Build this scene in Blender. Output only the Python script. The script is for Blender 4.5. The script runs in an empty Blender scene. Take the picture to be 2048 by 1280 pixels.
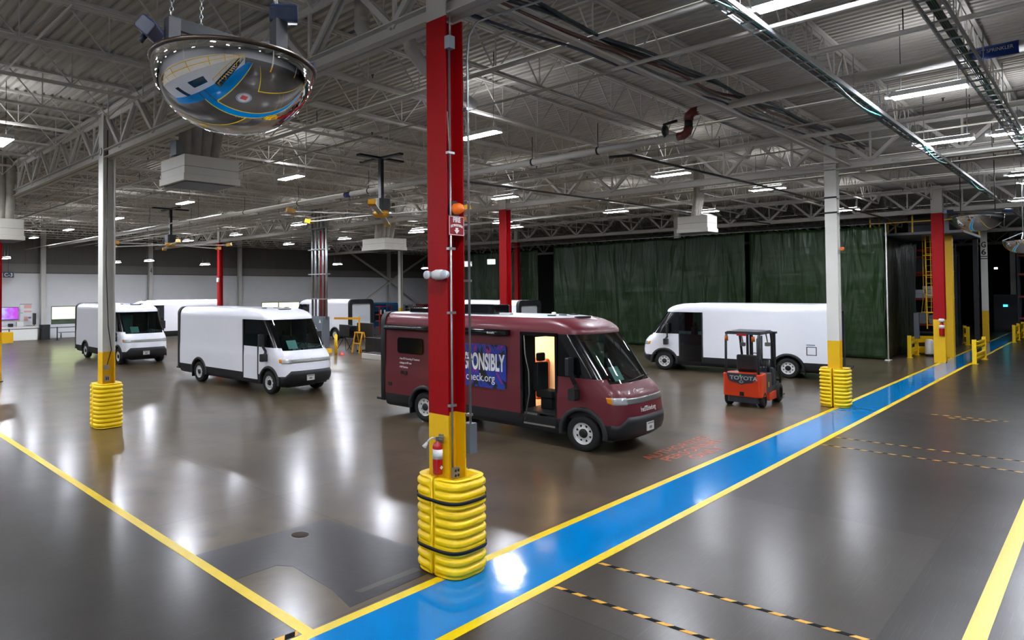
import bpy, bmesh, math, random
from mathutils import Vector, Matrix
random.seed(7)
PI = math.pi
SC = bpy.context.scene
COL = SC.collection

# ---------------------------------------------------------------- camera
cam_d = bpy.data.cameras.new('camera')
cam = bpy.data.objects.new('camera', cam_d); COL.objects.link(cam)
YAW, PITCH, ROLL = 0.8413, 0.02176, -0.00549
fw = Vector((math.cos(YAW)*math.cos(PITCH), math.sin(YAW)*math.cos(PITCH), math.sin(PITCH)))
r0 = Vector((math.sin(YAW), -math.cos(YAW), 0)); u0 = r0.cross(fw)
rr = math.cos(ROLL)*r0+math.sin(ROLL)*u0; uu = -math.sin(ROLL)*r0+math.cos(ROLL)*u0
M = Matrix((rr, uu, -fw)).transposed().to_4x4(); M.translation = (0, 0, 3.5)
cam.matrix_world = M
cam_d.sensor_width = 36; cam_d.sensor_fit = 'HORIZONTAL'
cam_d.lens = 1327.71/2048*36
cam_d.shift_x = (1024-749.57)/2048
cam_d.shift_y = -(640-551.76)/2048
cam_d.clip_start = 0.05; cam_d.clip_end = 400
SC.camera = cam

# ---------------------------------------------------------------- world, view
w = bpy.data.worlds.new('hall_world'); SC.world = w; w.use_nodes = True
w.node_tree.nodes['Background'].inputs[0].default_value = (0.55, 0.7, 1.0, 1)
w.node_tree.nodes['Background'].inputs[1].default_value = 1.0
SC.view_settings.view_transform = 'Standard'; SC.view_settings.look = 'None'
SC.view_settings.gamma = 1.0; SC.view_settings.exposure = 0.0
SC.view_settings.use_curve_mapping = False
try:
    SC.cycles.max_bounces = 7; SC.cycles.diffuse_bounces = 4; SC.cycles.glossy_bounces = 4
    SC.cycles.transparent_max_bounces = 10; SC.cycles.use_denoising = True
    SC.cycles.sample_clamp_indirect = 6.0; SC.cycles.caustics_reflective = False; SC.cycles.caustics_refractive = False
except Exception: pass
LAMP = 290.0        # radiance of the LED diffusers

# ---------------------------------------------------------------- materials
MATS = {}
def s2l(c): return tuple((x/12.92 if x <= .04045 else ((x+.055)/1.055)**2.4) for x in c)
def hexc(h): return s2l(tuple(int(h[i:i+2], 16)/255 for i in (0, 2, 4)))
def mat(name, col='808080', rough=.5, metal=0., noise=0., nscale=6., bump=0., bscale=40., coat=0., spec=.5, emit=None, es=0., rn=0.):
    if name in MATS: return MATS[name]
    m = bpy.data.materials.new(name); m.use_nodes = True; nt = m.node_tree; N = nt.nodes; L = nt.links
    b = N['Principled BSDF']; c = hexc(col) if isinstance(col, str) else col
    b.inputs['Base Color'].default_value = (*c, 1); b.inputs['Roughness'].default_value = rough
    b.inputs['Metallic'].default_value = metal; b.inputs['Coat Weight'].default_value = coat
    b.inputs['Specular IOR Level'].default_value = spec
    if emit: b.inputs['Emission Color'].default_value = (*hexc(emit), 1); b.inputs['Emission Strength'].default_value = es
    tc = N.new('ShaderNodeTexCoord')
    if noise or rn:
        n = N.new('ShaderNodeTexNoise'); n.inputs['Scale'].default_value = nscale; n.inputs['Detail'].default_value = 5
        L.new(tc.outputs['Object'], n.inputs['Vector'])
    if noise:
        mx = N.new('ShaderNodeMix'); mx.data_type = 'RGBA'
        L.new(n.outputs['Fac'], mx.inputs[0])
        mx.inputs[6].default_value = (*[max(0, x*(1-noise)) for x in c], 1); mx.inputs[7].default_value = (*[min(1, x*(1+noise)) for x in c], 1)
        L.new(mx.outputs[2], b.inputs['Base Color'])
    if rn:
        mr = N.new('ShaderNodeMapRange'); L.new(n.outputs['Fac'], mr.inputs[0])
        mr.inputs[3].default_value = max(0.02, rough-rn); mr.inputs[4].default_value = rough+rn
        L.new(mr.outputs[0], b.inputs['Roughness'])
    if bump:
        n2 = N.new('ShaderNodeTexNoise'); n2.inputs['Scale'].default_value = bscale; L.new(tc.outputs['Object'], n2.inputs['Vector'])
        bp = N.new('ShaderNodeBump'); bp.inputs['Strength'].default_value = bump; bp.inputs['Distance'].default_value = .02
        L.new(n2.outputs['Fac'], bp.inputs['Height']); L.new(bp.outputs[0], b.inputs['Normal'])
    MATS[name] = m; return m
def glassy(name, tint, alpha, rough=.03):
    m = bpy.data.materials.new(name); m.use_nodes = True; nt = m.node_tree; N = nt.nodes; L = nt.links
    for n in list(N): N.remove(n)
    o = N.new('ShaderNodeOutputMaterial'); t = N.new('ShaderNodeBsdfTransparent'); g = N.new('ShaderNodeBsdfGlossy')
    fr = N.new('ShaderNodeFresnel'); fr.inputs[0].default_value = 1.5; mx = N.new('ShaderNodeMixShader')
    t.inputs[0].default_value = (*[x*alpha for x in s2l(tint)], 1); g.inputs[0].default_value = (.9, .95, 1, 1); g.inputs['Roughness'].default_value = rough
    L.new(fr.outputs[0], mx.inputs[0]); L.new(t.outputs[0], mx.inputs[1]); L.new(g.outputs[0], mx.inputs[2]); L.new(mx.outputs[0], o.inputs[0])
    MATS[name] = m; return m

# ---------------------------------------------------------------- mesh helper
class MB:
    def __init__(s): s.v = []; s.f = []; s.mi = []; s.sm = []; s.m = 0; s.smooth = False; s.T = None
    def add(s, vs, fs, smooth=None):
        o = len(s.v)
        s.v += [tuple(s.T @ Vector(p)) for p in vs] if s.T else [tuple(p) for p in vs]
        sm = s.smooth if smooth is None else smooth
        for f in fs: s.f.append(tuple(i+o for i in f)); s.mi.append(s.m); s.sm.append(sm)
        return s
    def box(s, x0, x1, y0, y1, z0, z1):
        return s.add([(x0,y0,z0),(x1,y0,z0),(x1,y1,z0),(x0,y1,z0),(x0,y0,z1),(x1,y0,z1),(x1,y1,z1),(x0,y1,z1)],
                     [(0,3,2,1),(4,5,6,7),(0,1,5,4),(1,2,6,5),(2,3,7,6),(3,0,4,7)], False)
    def frame(s, p0, p1, up=(0,0,1)):
        d = (Vector(p1)-Vector(p0)).normalized(); u = Vector(up)
        if abs(d.dot(u)) > .98: u = Vector((1,0,0))
        a = d.cross(u).normalized(); return d, a, a.cross(d).normalized()
    def beam(s, p0, p1, w, h, up=(0,0,1)):
        d, a, b = s.frame(p0, p1, up); p0 = Vector(p0); p1 = Vector(p1)
        vs = [p+a*i*w/2+b*j*h/2 for p in (p0, p1) for i, j in ((-1,-1),(1,-1),(1,1),(-1,1))]
        return s.add(vs, [(0,3,2,1),(4,5,6,7),(0,1,5,4),(1,2,6,5),(2,3,7,6),(3,0,4,7)], False)
    def cyl(s, p0, p1, r, r1=None, n=14, caps=True):
        r1 = r if r1 is None else r1; d, a, b = s.frame(p0, p1); p0 = Vector(p0); p1 = Vector(p1)
        vs = [p+a*math.cos(2*PI*k/n)*q+b*math.sin(2*PI*k/n)*q for p, q in ((p0, r), (p1, r1)) for k in range(n)]
        s.add(vs, [(k, (k+1) % n, n+(k+1) % n, n+k) for k in range(n)], True)
        if caps:
            s.add(vs, [tuple(range(n)), tuple(range(2*n-1, n-1, -1))], False)
        return s
    def tube(s, pts, r, n=8, closed=False):
        pts = [Vector(p) for p in pts]; m = len(pts); rings = []; prev = None
        for i, p in enumerate(pts):
            d = (pts[(i+1) % m]-pts[i-1]) if (closed or 0 < i < m-1) else (pts[1]-pts[0] if i == 0 else pts[-1]-pts[-2])
            d.normalize()
            if prev is None:
                u = Vector((0,0,1)) if abs(d.z) < .95 else Vector((1,0,0)); a = d.cross(u).normalized()
            else: a = (prev-d*prev.dot(d)).normalized()
            prev = a; b = a.cross(d)
            rings += [p+a*math.cos(2*PI*k/n)*r+b*math.sin(2*PI*k/n)*r for k in range(n)]
        fs = []
        for i in range(m if closed else m-1):
            j = (i+1) % m
            fs += [(i*n+k, i*n+(k+1) % n, j*n+(k+1) % n, j*n+k) for k in range(n)]
        s.add(rings, fs, True)
        if not closed: s.add(rings, [tuple(range(n)), tuple(range((m-1)*n, m*n))], False)
        return s
    def lathe(s, prof, c=(0,0,0), axis='z', n=24, smooth=True, caps=False):
        vs = []
        for r, z in prof:
            for k in range(n):
                a = 2*PI*k/n; x, y = r*math.cos(a), r*math.sin(a)
                p = {'z': (x, y, z), 'y': (x, z, y), 'x': (z, x, y)}[axis]
                vs.append((c[0]+p[0], c[1]+p[1], c[2]+p[2]))
        fs = [(i*n+k, i*n+(k+1) % n, (i+1)*n+(k+1) % n, (i+1)*n+k) for i in range(len(prof)-1) for k in range(n)]
        s.add(vs, fs, smooth)
        if caps: s.add(vs, [tuple(range(n)), tuple(range((len(prof)-1)*n, len(prof)*n))], False)
        return s
    def prism(s, pts, a, b, axis='z'):
        f = {'z': lambda p, t: (p[0], p[1], t), 'y': lambda p, t: (p[0], t, p[1]), 'x': lambda p, t: (t, p[0], p[1])}[axis]
        n = len(pts); vs = [f(p, a) for p in pts]+[f(p, b) for p in pts]
        return s.add(vs, [tuple(range(n)), tuple(range(2*n-1, n-1, -1))]+[(k, (k+1) % n, n+(k+1) % n, n+k) for k in range(n)], False)
    def rbox(s, x0, x1, y0, y1, z0, z1, r=.05, axis='z', k=4):
        lim = {'z': (x0, x1, y0, y1, z0, z1), 'y': (x0, x1, z0, z1, y0, y1), 'x': (y0, y1, z0, z1, x0, x1)}[axis]
        a0, a1, b0, b1, c0, c1 = lim; pts = []
        for cx, cy, st in ((a1-r, b1-r, 0), (a0+r, b1-r, 90), (a0+r, b0+r, 180), (a1-r, b0+r, 270)):
            for i in range(k+1):
                t = math.radians(st+90*i/k); pts.append((cx+r*math.cos(t), cy+r*math.sin(t)))
        return s.prism(pts, c0, c1, axis)
    def mesh(s, name, mats):
        me = bpy.data.meshes.new(name); me.from_pydata(s.v, [], s.f)
        mats = mats if isinstance(mats, (list, tuple)) else [mats]
        for m in mats: me.materials.append(m)
        me.polygons.foreach_set('material_index', s.mi); me.polygons.foreach_set('use_smooth', s.sm)
        bm = bmesh.new(); bm.from_mesh(me); bmesh.ops.remove_doubles(bm, verts=bm.verts, dist=1e-5)
        bmesh.ops.recalc_face_normals(bm, faces=bm.faces); bm.to_mesh(me); bm.free(); me.update()
        return me
    def obj(s, name, mats, parent=None, loc=None, rot=None, bevel=0):
        o = bpy.data.objects.new(name, s.mesh(name, mats)); COL.objects.link(o)
        if parent: o.parent = parent
        if loc: o.location = loc
        if rot: o.rotation_euler = rot
        if bevel:
            b = o.modifiers.new('bevel', 'BEVEL'); b.width = bevel; b.segments = 2; b.limit_method = 'ANGLE'
        return o
def tag(o, label=None, cat=None, group=None, kind=None):
    if label: o['label'] = label
    if cat: o['category'] = cat
    if group: o['group'] = group
    if kind: o['kind'] = kind
    return o
def thing(name, label, cat, loc=(0,0,0), rz=0, group=None):
    o = bpy.data.objects.new(name, None); COL.objects.link(o); o.empty_display_size = .2
    o.location = loc; o.rotation_euler = (0, 0, rz); return tag(o, label, cat, group)
def struct(mb, name, mats, parent=None):
    o = mb.obj(name, mats, parent); o['kind'] = 'structure'; return o
def dup(root, loc=None, rz=None, label=None, group=None):
    def cp(o, par):
        c = o.copy(); COL.objects.link(c)
        if par: c.parent = par
        for k in KIDS.get(o.name, ()): cp(k, c)
        return c
    KIDS = {}
    def walk(o):
        KIDS[o.name] = list(o.children)
        for k in o.children: walk(k)
    walk(root); r = cp(root, None)
    if loc is not None: r.location = loc
    if rz is not None: r.rotation_euler = (0, 0, rz)
    if label: r['label'] = label
    if group: r['group'] = group
    return r
def B(name, mats, parent, *boxes, bevel=0):
    m = MB()
    for b in boxes: m.box(*b)
    return m.obj(name, mats, parent, bevel=bevel)
def text(s, size, m, parent, loc, rot, name='lettering', sx=1, align='LEFT', ext=.002, bold=0, width=None, height=None):
    c = bpy.data.curves.new(name, 'FONT'); c.body = s; c.size = size; c.extrude = ext; c.align_x = align; c.offset = bold
    tmp = bpy.data.objects.new('tmp', c); me = bpy.data.meshes.new_from_object(tmp); bpy.data.objects.remove(tmp)
    me.name = name; me.materials.clear(); me.materials.append(m)
    xs = [v.co.x for v in me.vertices]; ys = [v.co.y for v in me.vertices]
    kx = width/(max(xs)-min(xs)) if width else sx; ky = height/(max(ys)-min(ys)) if height else 1
    ox = min(xs) if width and align == 'LEFT' else 0
    for v in me.vertices: v.co.x = (v.co.x-ox)*kx; v.co.y *= ky
    o = bpy.data.objects.new(name, me); COL.objects.link(o); o.location = loc; o.rotation_euler = rot
    if parent: o.parent = parent
    return o

# common materials
M_steel = mat('painted_steel_white', 'cdc9c2', .7, noise=.08, nscale=3, spec=.3)
M_deck = mat('painted_deck', 'bcb7af', .95, noise=.07, nscale=1.2, spec=.1)
M_red = mat('column_red', '96040b', .5, noise=.12, nscale=2, bump=.1, spec=.22)
M_yel = mat('safety_yellow', 'eab800', .5, noise=.06, nscale=5)
M_guard = mat('guard_yellow', 'ffd200', .42, noise=.03, nscale=4, bump=.05, bscale=80)
M_colw = mat('column_white', 'd6d4cc', .5, noise=.1, nscale=2)
M_blk = mat('black_plastic', '0d0e10', .45)
M_dark = mat('dark_metal', '1c1e22', .45, .3)
M_gray = mat('grey_enamel', '5c636b', .5)
M_galv = mat('galvanised', 'a9adae', .35, .8, noise=.15, nscale=8)
M_white = mat('white_enamel', 'dcdcd8', .45)
M_whitet = mat('white_letters', 'f2f2f2', .5)
M_led = mat('led_diffuser', 'ffffff', .5, emit='f0f5ff', es=LAMP)
M_deckfill = mat('deck_fill_glow', 'ffffff', .5, emit='f6f8ff', es=LAMP*.085)  # weak upward glow, added to brighten the roof deck
M_chrome = mat('mirror_chrome', 'f0f0f0', .015, 1.)
M_rub = mat('tyre_rubber', '131314', .75, noise=.2, nscale=20)
M_glass = glassy('tinted_glass', (.72, .88, .86), .75)
# ================================================================ SETTING
def floor_mat():
    m = bpy.data.materials.new('polished_concrete'); m.use_nodes = True; nt = m.node_tree; N = nt.nodes; L = nt.links
    b = N['Principled BSDF']; tc = N.new('ShaderNodeTexCoord'); P = tc.outputs['Object']
    def mth(op, a, c=None, **k):
        n = N.new('ShaderNodeMath'); n.operation = op
        for i, x in enumerate((a, c)):
            if x is None: continue
            if isinstance(x, (int, float)): n.inputs[i].default_value = x
            else: L.new(x, n.inputs[i])
        return n.outputs[0]
    def noise(sc, det=4, vec=P, rough=.55):
        n = N.new('ShaderNodeTexNoise'); n.inputs['Scale'].default_value = sc; n.inputs['Detail'].default_value = det; n.inputs['Roughness'].default_value = rough
        L.new(vec, n.inputs['Vector']); return n.outputs['Fac']
    def mix(f, a, c):
        n = N.new('ShaderNodeMix'); n.data_type = 'RGBA'
        if isinstance(f, (int, float)): n.inputs[0].default_value = f
        else: L.new(f, n.inputs[0])
        for i, x in ((6, a), (7, c)):
            if isinstance(x, tuple): n.inputs[i].default_value = (*x, 1)
            else: L.new(x, n.inputs[i])
        return n.outputs[2]
    def ramp(x, a, c):
        n = N.new('ShaderNodeMapRange'); n.interpolation_type = 'SMOOTHSTEP'; L.new(x, n.inputs[0]); n.inputs[1].default_value = a; n.inputs[2].default_value = c
        return n.outputs[0]
    sp = N.new('ShaderNodeSeparateXYZ'); L.new(P, sp.inputs[0]); X, Y = sp.outputs[0], sp.outputs[1]
    inbay = mth('MULTIPLY', mth('GREATER_THAN', X, 4.05), mth('GREATER_THAN', Y, 5.55))
    brown = mix(ramp(noise(.35), .35, .68), hexc('4b3e2d'), hexc('62543f'))
    brown = mix(ramp(noise(1.1, 4), .40, .80), brown, hexc('40372b'))
    grey = mix(ramp(noise(.5), .35, .7), hexc('282523'), hexc('33302e'))
    base = mix(inbay, grey, brown)
    cb = N.new('ShaderNodeCombineXYZ'); L.new(mth('FLOOR', mth('DIVIDE', mth('ADD', X, 5.0), 5.67)), cb.inputs[0]); L.new(mth('FLOOR', mth('DIVIDE', mth('ADD', Y, 2.3), 3.97)), cb.inputs[1])
    wn = N.new('ShaderNodeTexWhiteNoise'); L.new(cb.outputs[0], wn.inputs[0]); base = mix(mth('MULTIPLY', wn.outputs[0], .22), base, hexc('6a6258'))
    # scratches: stretched noise
    mp = N.new('ShaderNodeMapping'); mp.inputs['Rotation'].default_value = (0, 0, .6); mp.inputs['Scale'].default_value = (.9, 75, 1); L.new(P, mp.inputs[0])
    scr = ramp(noise(1.4, 3, mp.outputs[0]), .60, .66)
    mp2 = N.new('ShaderNodeMapping'); mp2.inputs['Rotation'].default_value = (0, 0, -.9); mp2.inputs['Scale'].default_value = (.8, 60, 1); L.new(P, mp2.inputs[0])
    scr2 = ramp(noise(1.1, 3, mp2.outputs[0]), .61, .68)
    base = mix(mth('MULTIPLY', mth('MAXIMUM', scr, scr2), .07), base, hexc('8d8a86'))
    # slab joints
    def joint(c, pitch, off, wd=.012):
        f = mth('FRACT', mth('DIVIDE', mth('ADD', c, off), pitch)); d = mth('ABSOLUTE', mth('SUBTRACT', f, .5))
        return mth('LESS_THAN', mth('SUBTRACT', .5, d), wd/pitch)
    jt = mth('MAXIMUM', joint(X, 5.67, 5.0), joint(Y, 3.97, 2.3))
    base = mix(mth('MULTIPLY', jt, .55), base, hexc('2b2927'))
     
    L.new(base, b.inputs['Base Color'])
    r = N.new('ShaderNodeMapRange'); L.new(noise(.8, 3), r.inputs[0]); r.inputs[1].default_value = .3; r.inputs[2].default_value = .75
    r.inputs[3].default_value = .278; r.inputs[4].default_value = .32
    L.new(mth('ADD', r.outputs[0], mth('MULTIPLY', mth('SUBTRACT', 1, inbay), .005)), b.inputs['Roughness']); L.new(mth('ADD', mth('MULTIPLY', inbay, .06), .14), b.inputs['Specular IOR Level'])
    L.new(mth('ADD', mth('MULTIPLY', inbay, .36), .17), b.inputs['Coat Weight']); L.new(mth('ADD', .15, mth('MULTIPLY', noise(.8, 2), .07)), b.inputs['Coat Roughness']); b.inputs['Coat IOR'].default_value = 1.45
    bp = N.new('ShaderNodeBump'); bp.inputs['Strength'].default_value = .30; bp.inputs['Distance'].default_value = .004
    hh = noise(1.4, 1); L.new(hh, bp.inputs['Height']); L.new(bp.outputs[0], b.inputs['Normal']); L.new(bp.outputs[0], b.inputs['Coat Normal'])
    return m
M_floor = floor_mat()
XA, XB, YA, YB, ZR = -22, 92, -24, 54, 8.35
fl = struct(MB().box(XA, XB, YA, YB, -.3, 0), 'floor', M_floor)
# corrugated roof deck, ribs run along Y
mb = MB(); pts = []; n = 0; x = XA
while x < XB:
    pts += [(x, ZR), (x+.09, ZR), (x+.11, ZR+.06), (x+.18, ZR+.06)]; x += .2
vs = [(p[0], y, p[1]) for y in (YA, YB) for p in pts]; k = len(pts)
mb.add(vs, [(i, i+1, k+i+1, k+i) for i in range(k-1)], False)
mb.add([(XA, YA, ZR+.3), (XB, YA, ZR+.3), (XB, YB, ZR+.3), (XA, YB, ZR+.3)], [(0, 1, 2, 3)])
struct(mb, 'ceiling', M_deck)
# walls
def siding(name, c1, sc=1.):
    return mat(name, c1, .6, noise=.06, nscale=sc)
M_blockw = siding('painted_block', 'd0d1d3', 1.2); M_side = siding('grey_siding', '5b5853', .8); M_band = siding('light_siding', '75736f', .8)
M_darkw = mat('darkness_wall', '141517', .8)  # near-black colour stands in for the darkness of the unlit far hall
def back_wall():
    # openings: window_1 X 15.3..19.6 ; window_2 X 33.6..38.6 at z 1.05..2.4
    m = MB(); y0, y1 = YB, YB+.3
    wins = [(15.3, 18.6), (33.9, 38.4)]
    xs = [XA]+[v for p in wins for v in p]+[XB]
    for i in range(0, len(xs), 2): m.box(xs[i], xs[i+1], y0, y1, 0, 2.42)
    for a, b in wins: m.box(a, b, y0, y1, 0, 1.05)
    m.box(XA, XB, y0, y1, 2.42, 4.95)
    m.m = 1; m.box(XA, XB, y0-.02, y1, 4.95, 5.62)
    m.m = 2; m.box(XA, XB, y0-.05, y1, 5.62, ZR+.3)
    # siding seams
    x = XA+.5
    m.m = 2
    while x < 62:
        m.box(x, x+.03, y0-.065, y0-.05, 5.62, ZR); x += 1.0
    m.m = 1; x = XA+.5
    while x < 62:
        m.box(x, x+.02, y0-.03, y0-.02, 4.95, 5.62); x += 1.0
    struct(m, 'wall_back', [M_blockw, M_band, M_side])
    struct(MB().box(XA, 62, y0-.05, y0, 4.9, 4.97), 'trim_1', M_side)
    struct(MB().box(XA, 62, y0-.09, y0-.05, 5.6, 5.68), 'trim_2', M_side)
    Mf = mat('window_frame', '4a5052', .5); Mg = glassy('window_glass', (.98, 1, .95), .97)
    for n, (a, b) in enumerate(wins):
        w_ = B('window_%d' % (n+1), Mf, None, (a, b, y0-.02, y0+.08, 2.36, 2.42), (a, b, y0-.02, y0+.08, 1.05, 1.1), (a, a+.05, y0-.02, y0+.08, 1.1, 2.36),
               (b-.05, b, y0-.02, y0+.08, 1.1, 2.36), (a+2.3-n*.4, a+2.35-n*.4, y0-.02, y0+.08, 1.1, 2.36), (a, b, y0-.01, y0+.06, 1.38, 1.43))
        w_['kind'] = 'structure'
        g = B('pane', Mg, w_, (a+.05, b-.05, y0+.04, y0+.045, 1.1, 2.36)); g['kind'] = 'structure'
        lo = B('lower_panel', mat('window_lower', '5f6a70', .4), w_, (a+.05, b-.05, y0+.05, y0+.09, 1.1, 1.38)); lo['kind'] = 'structure'
back_wall()
# daylight outside the windows: a sunlit lawn and pale sky backdrop seen through the glass
lawn = struct(MB().box(0, 60, YB+.4, YB+26, -.4, -.05), 'ground', mat('lawn', 'd5dca8', .9, noise=.1))
hedge = MB().box(0, 60, YB+14, YB+14.6, -.05, 5)
tag(hedge.obj('hedge', mat('hedge_green', 'e6eac0', .9, noise=.08, nscale=3)), 'sunlit green hedge outside the windows of the white back wall', 'hedge')
sun = bpy.data.lights.new('sun', 'SUN'); sun.energy = 10; sun.angle = .01; so = bpy.data.objects.new('sun', sun); COL.objects.link(so)
so.rotation_euler = (math.radians(62), 0, math.radians(20))
struct(MB().box(XA-.3, XA, YA, YB, 0, ZR+.3), 'wall_left', M_blockw)
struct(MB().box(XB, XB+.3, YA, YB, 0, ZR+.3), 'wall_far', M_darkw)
struct(MB().box(XA, XB, YA-.3, YA, 0, ZR+.3), 'wall_front', M_blockw)
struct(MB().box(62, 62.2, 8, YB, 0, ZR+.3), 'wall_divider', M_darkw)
# wall pilasters (wide-flange columns against the back wall) and cross bracing
for i, X in enumerate((6.3, 14.65, 22.94, 31.4, 40.0, 50.15, 57.8)):
    p = MB().box(X-.16, X+.16, YB-.12, YB-.1, 0, ZR).box(X-.16, X+.16, YB-.4, YB-.38, 0, ZR).box(X-.01, X+.01, YB-.38, YB-.1, 0, ZR)
    o = struct(p, 'trim_%d' % (3+i), mat('pilaster_paint', 'c0beb8', .55))
for k, (a, b) in enumerate((((43.2, .6), (50.0, 4.4)), ((50.3, 4.4), (57.0, .6)), ((50.0, 4.6), (43.2, 8.0)), ((50.3, 4.6), (57.0, 8.0)))):
    m = MB().beam((a[0], YB-.55, a[1]), (b[0], YB-.55, b[1]), .12, .22)
    tag(m.obj('cross_brace', mat('pilaster_paint')), 'grey steel diagonal brace of the big X against the back wall', 'brace', 'cross braces on the back wall')

# ---------------------------------------------------------------- floor paint
M_blue = mat('walkway_blue', '007cc2', .10, noise=.05, nscale=3, bump=.16, bscale=2.2, spec=.38)
M_line = mat('line_yellow', 'e6c60c', .35, noise=.08, nscale=5, bump=.1, bscale=30)
def strip(name, m, lab, cat, x0, x1, y0, y1, z=.003, **k):
    mb = MB(); nx = max(1, int(abs(x1-x0)/2)); 
    return tag(MB().box(x0, x1, y0, y1, .0005, z).obj(name, m), lab, cat, **k)
strip('blue_walkway', M_blue, 'long glossy blue painted walkway between two yellow lines on the floor', 'floor marking', -1.2, 90, 4.62, 5.48)
strip('yellow_floor_line', M_line, 'yellow line along the left edge of the blue walkway beside the columns', 'floor marking', .0, 90, 5.48, 5.60, .004)
strip('yellow_floor_line', M_line, 'yellow line along the right edge of the blue walkway', 'floor marking', 3.2, 90, 4.50, 4.62, .004)
strip('yellow_floor_line', M_line, 'diagonal yellow line crossing the lower left floor to the blue walkway', 'floor marking', 3.99, 4.13, 5.60, 53, .0035)
strip('yellow_floor_line', M_line, 'yellow line at the lower right corner of the floor', 'floor marking', 3.5, 60, .93, 1.10, .004)
def hazard(x0, y0, x1, y1, lab, wd=.05):
    mb = MB(); L_ = math.hypot(x1-x0, y1-y0); dx, dy = (x1-x0)/L_, (y1-y0)/L_; nx, ny = -dy, dx; t = 0; k = 0; st = .12
    while t < L_:
        e = min(t+st, L_); mb.m = k % 2; q = wd*.5; sh = .05
        mb.prism([(x0+dx*t-nx*q, y0+dy*t-ny*q), (x0+dx*e-nx*q, y0+dy*e-ny*q), (x0+dx*(e+sh)+nx*q, y0+dy*(e+sh)+ny*q), (x0+dx*(t+sh)+nx*q, y0+dy*(t+sh)+ny*q)], .0005, .004)
        t = e; k += 1
    return tag(mb.obj('hazard_tape', [mat('tape_orange', 'e0a21c', .4), mat('tape_black', '040405', .7, spec=.12)]), lab, 'hazard tape')
hazard(7.83, 4.5, 8.15, .9, 'black and yellow hazard tape ending at the walkway, upper one of the nearest pair', .06)
hazard(6.83, 4.5, 7.05, .9, 'black and yellow hazard tape ending at the walkway, lowest in the picture', .06)
hazard(18.45, 4.5, 18.6, .9, 'thin hazard tape beyond the nearer pair, farther one of the middle pair')
hazard(17.37, 4.5, 17.5, .9, 'thin hazard tape beyond the nearer pair, nearer one of the middle pair')
hazard(23.7, 3.5, 23.8, 2.0, 'short worn hazard tape far right past the second column, farther of two', .06)
hazard(23.35, 3.1, 23.45, 2.3, 'short worn hazard tape far right past the second column, nearer of two', .06)
hazard(3.2, 5.72, 3.95, 5.66, 'short orange and black tape end beside the yellow line at the bottom edge', .08)
M_txt = mat('floor_letter_orange', 'c4562c', .45, noise=.3, nscale=9)
t = thing('floor_lettering', 'worn orange stencilled words authorized personnel only beside the walkway', 'floor marking')
for s, x, y, wx in (('AUTHORIZED', 13.3, 6.44, 3.02), ('PERSONNEL', 13.5, 6.12, 2.7), ('ONLY', 14.05, 5.81, 1.45)):
    text(s, .36, M_txt, t, (x, y, .002), (0, 0, 0), width=wx, height=.235, ext=.001)
M_patch = mat('patch_concrete', '29252a', .30, noise=.2, nscale=2.5, bump=.05, bscale=8, spec=.28)
pt = [(4.14,8.22),(5.37,8.10),(6.3,8.15),(6.5,6.4),(6.3,6.1),(5.2,6.02),(6.1,6.0),(6.1,5.86),(5.2,5.88),(4.72,5.78),(4.84,6.2),(4.88,7.05),(4.74,7.22),(4.14,7.2)]
pt = [(4.14,8.22),(6.26,8.16),(6.45,6.4),(6.2,5.75),(4.72,5.72),(4.84,6.2),(4.88,7.05),(4.74,7.22),(4.14,7.2)]
fp = struct(MB().prism(pt, .0004, .0025), 'floor_patch', M_patch, fl)
fs_ = struct(MB().prism([(5.0,5.99),(6.0,5.98),(6.0,5.87),(5.05,5.90)], .0005, .0032), 'floor_patch_seam', mat('patch_light', '3d3833', .35, noise=.2), fl)
dr = thing('drain_cover', 'round brown drain cover in the dark patched floor', 'drain cover', (5.58, 7.88, 0))
MB().lathe([(0, .004), (.115, .006), (.125, .0008)], n=24).obj('cover', mat('drain_brown', '33241a', .6, spec=.2), dr)
MB().lathe([(.125, .001), (.13, .005), (.15, .005), (.16, .0008)], n=24).obj('rim', mat('drain_rim', '6c6863', .5), dr)
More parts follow.
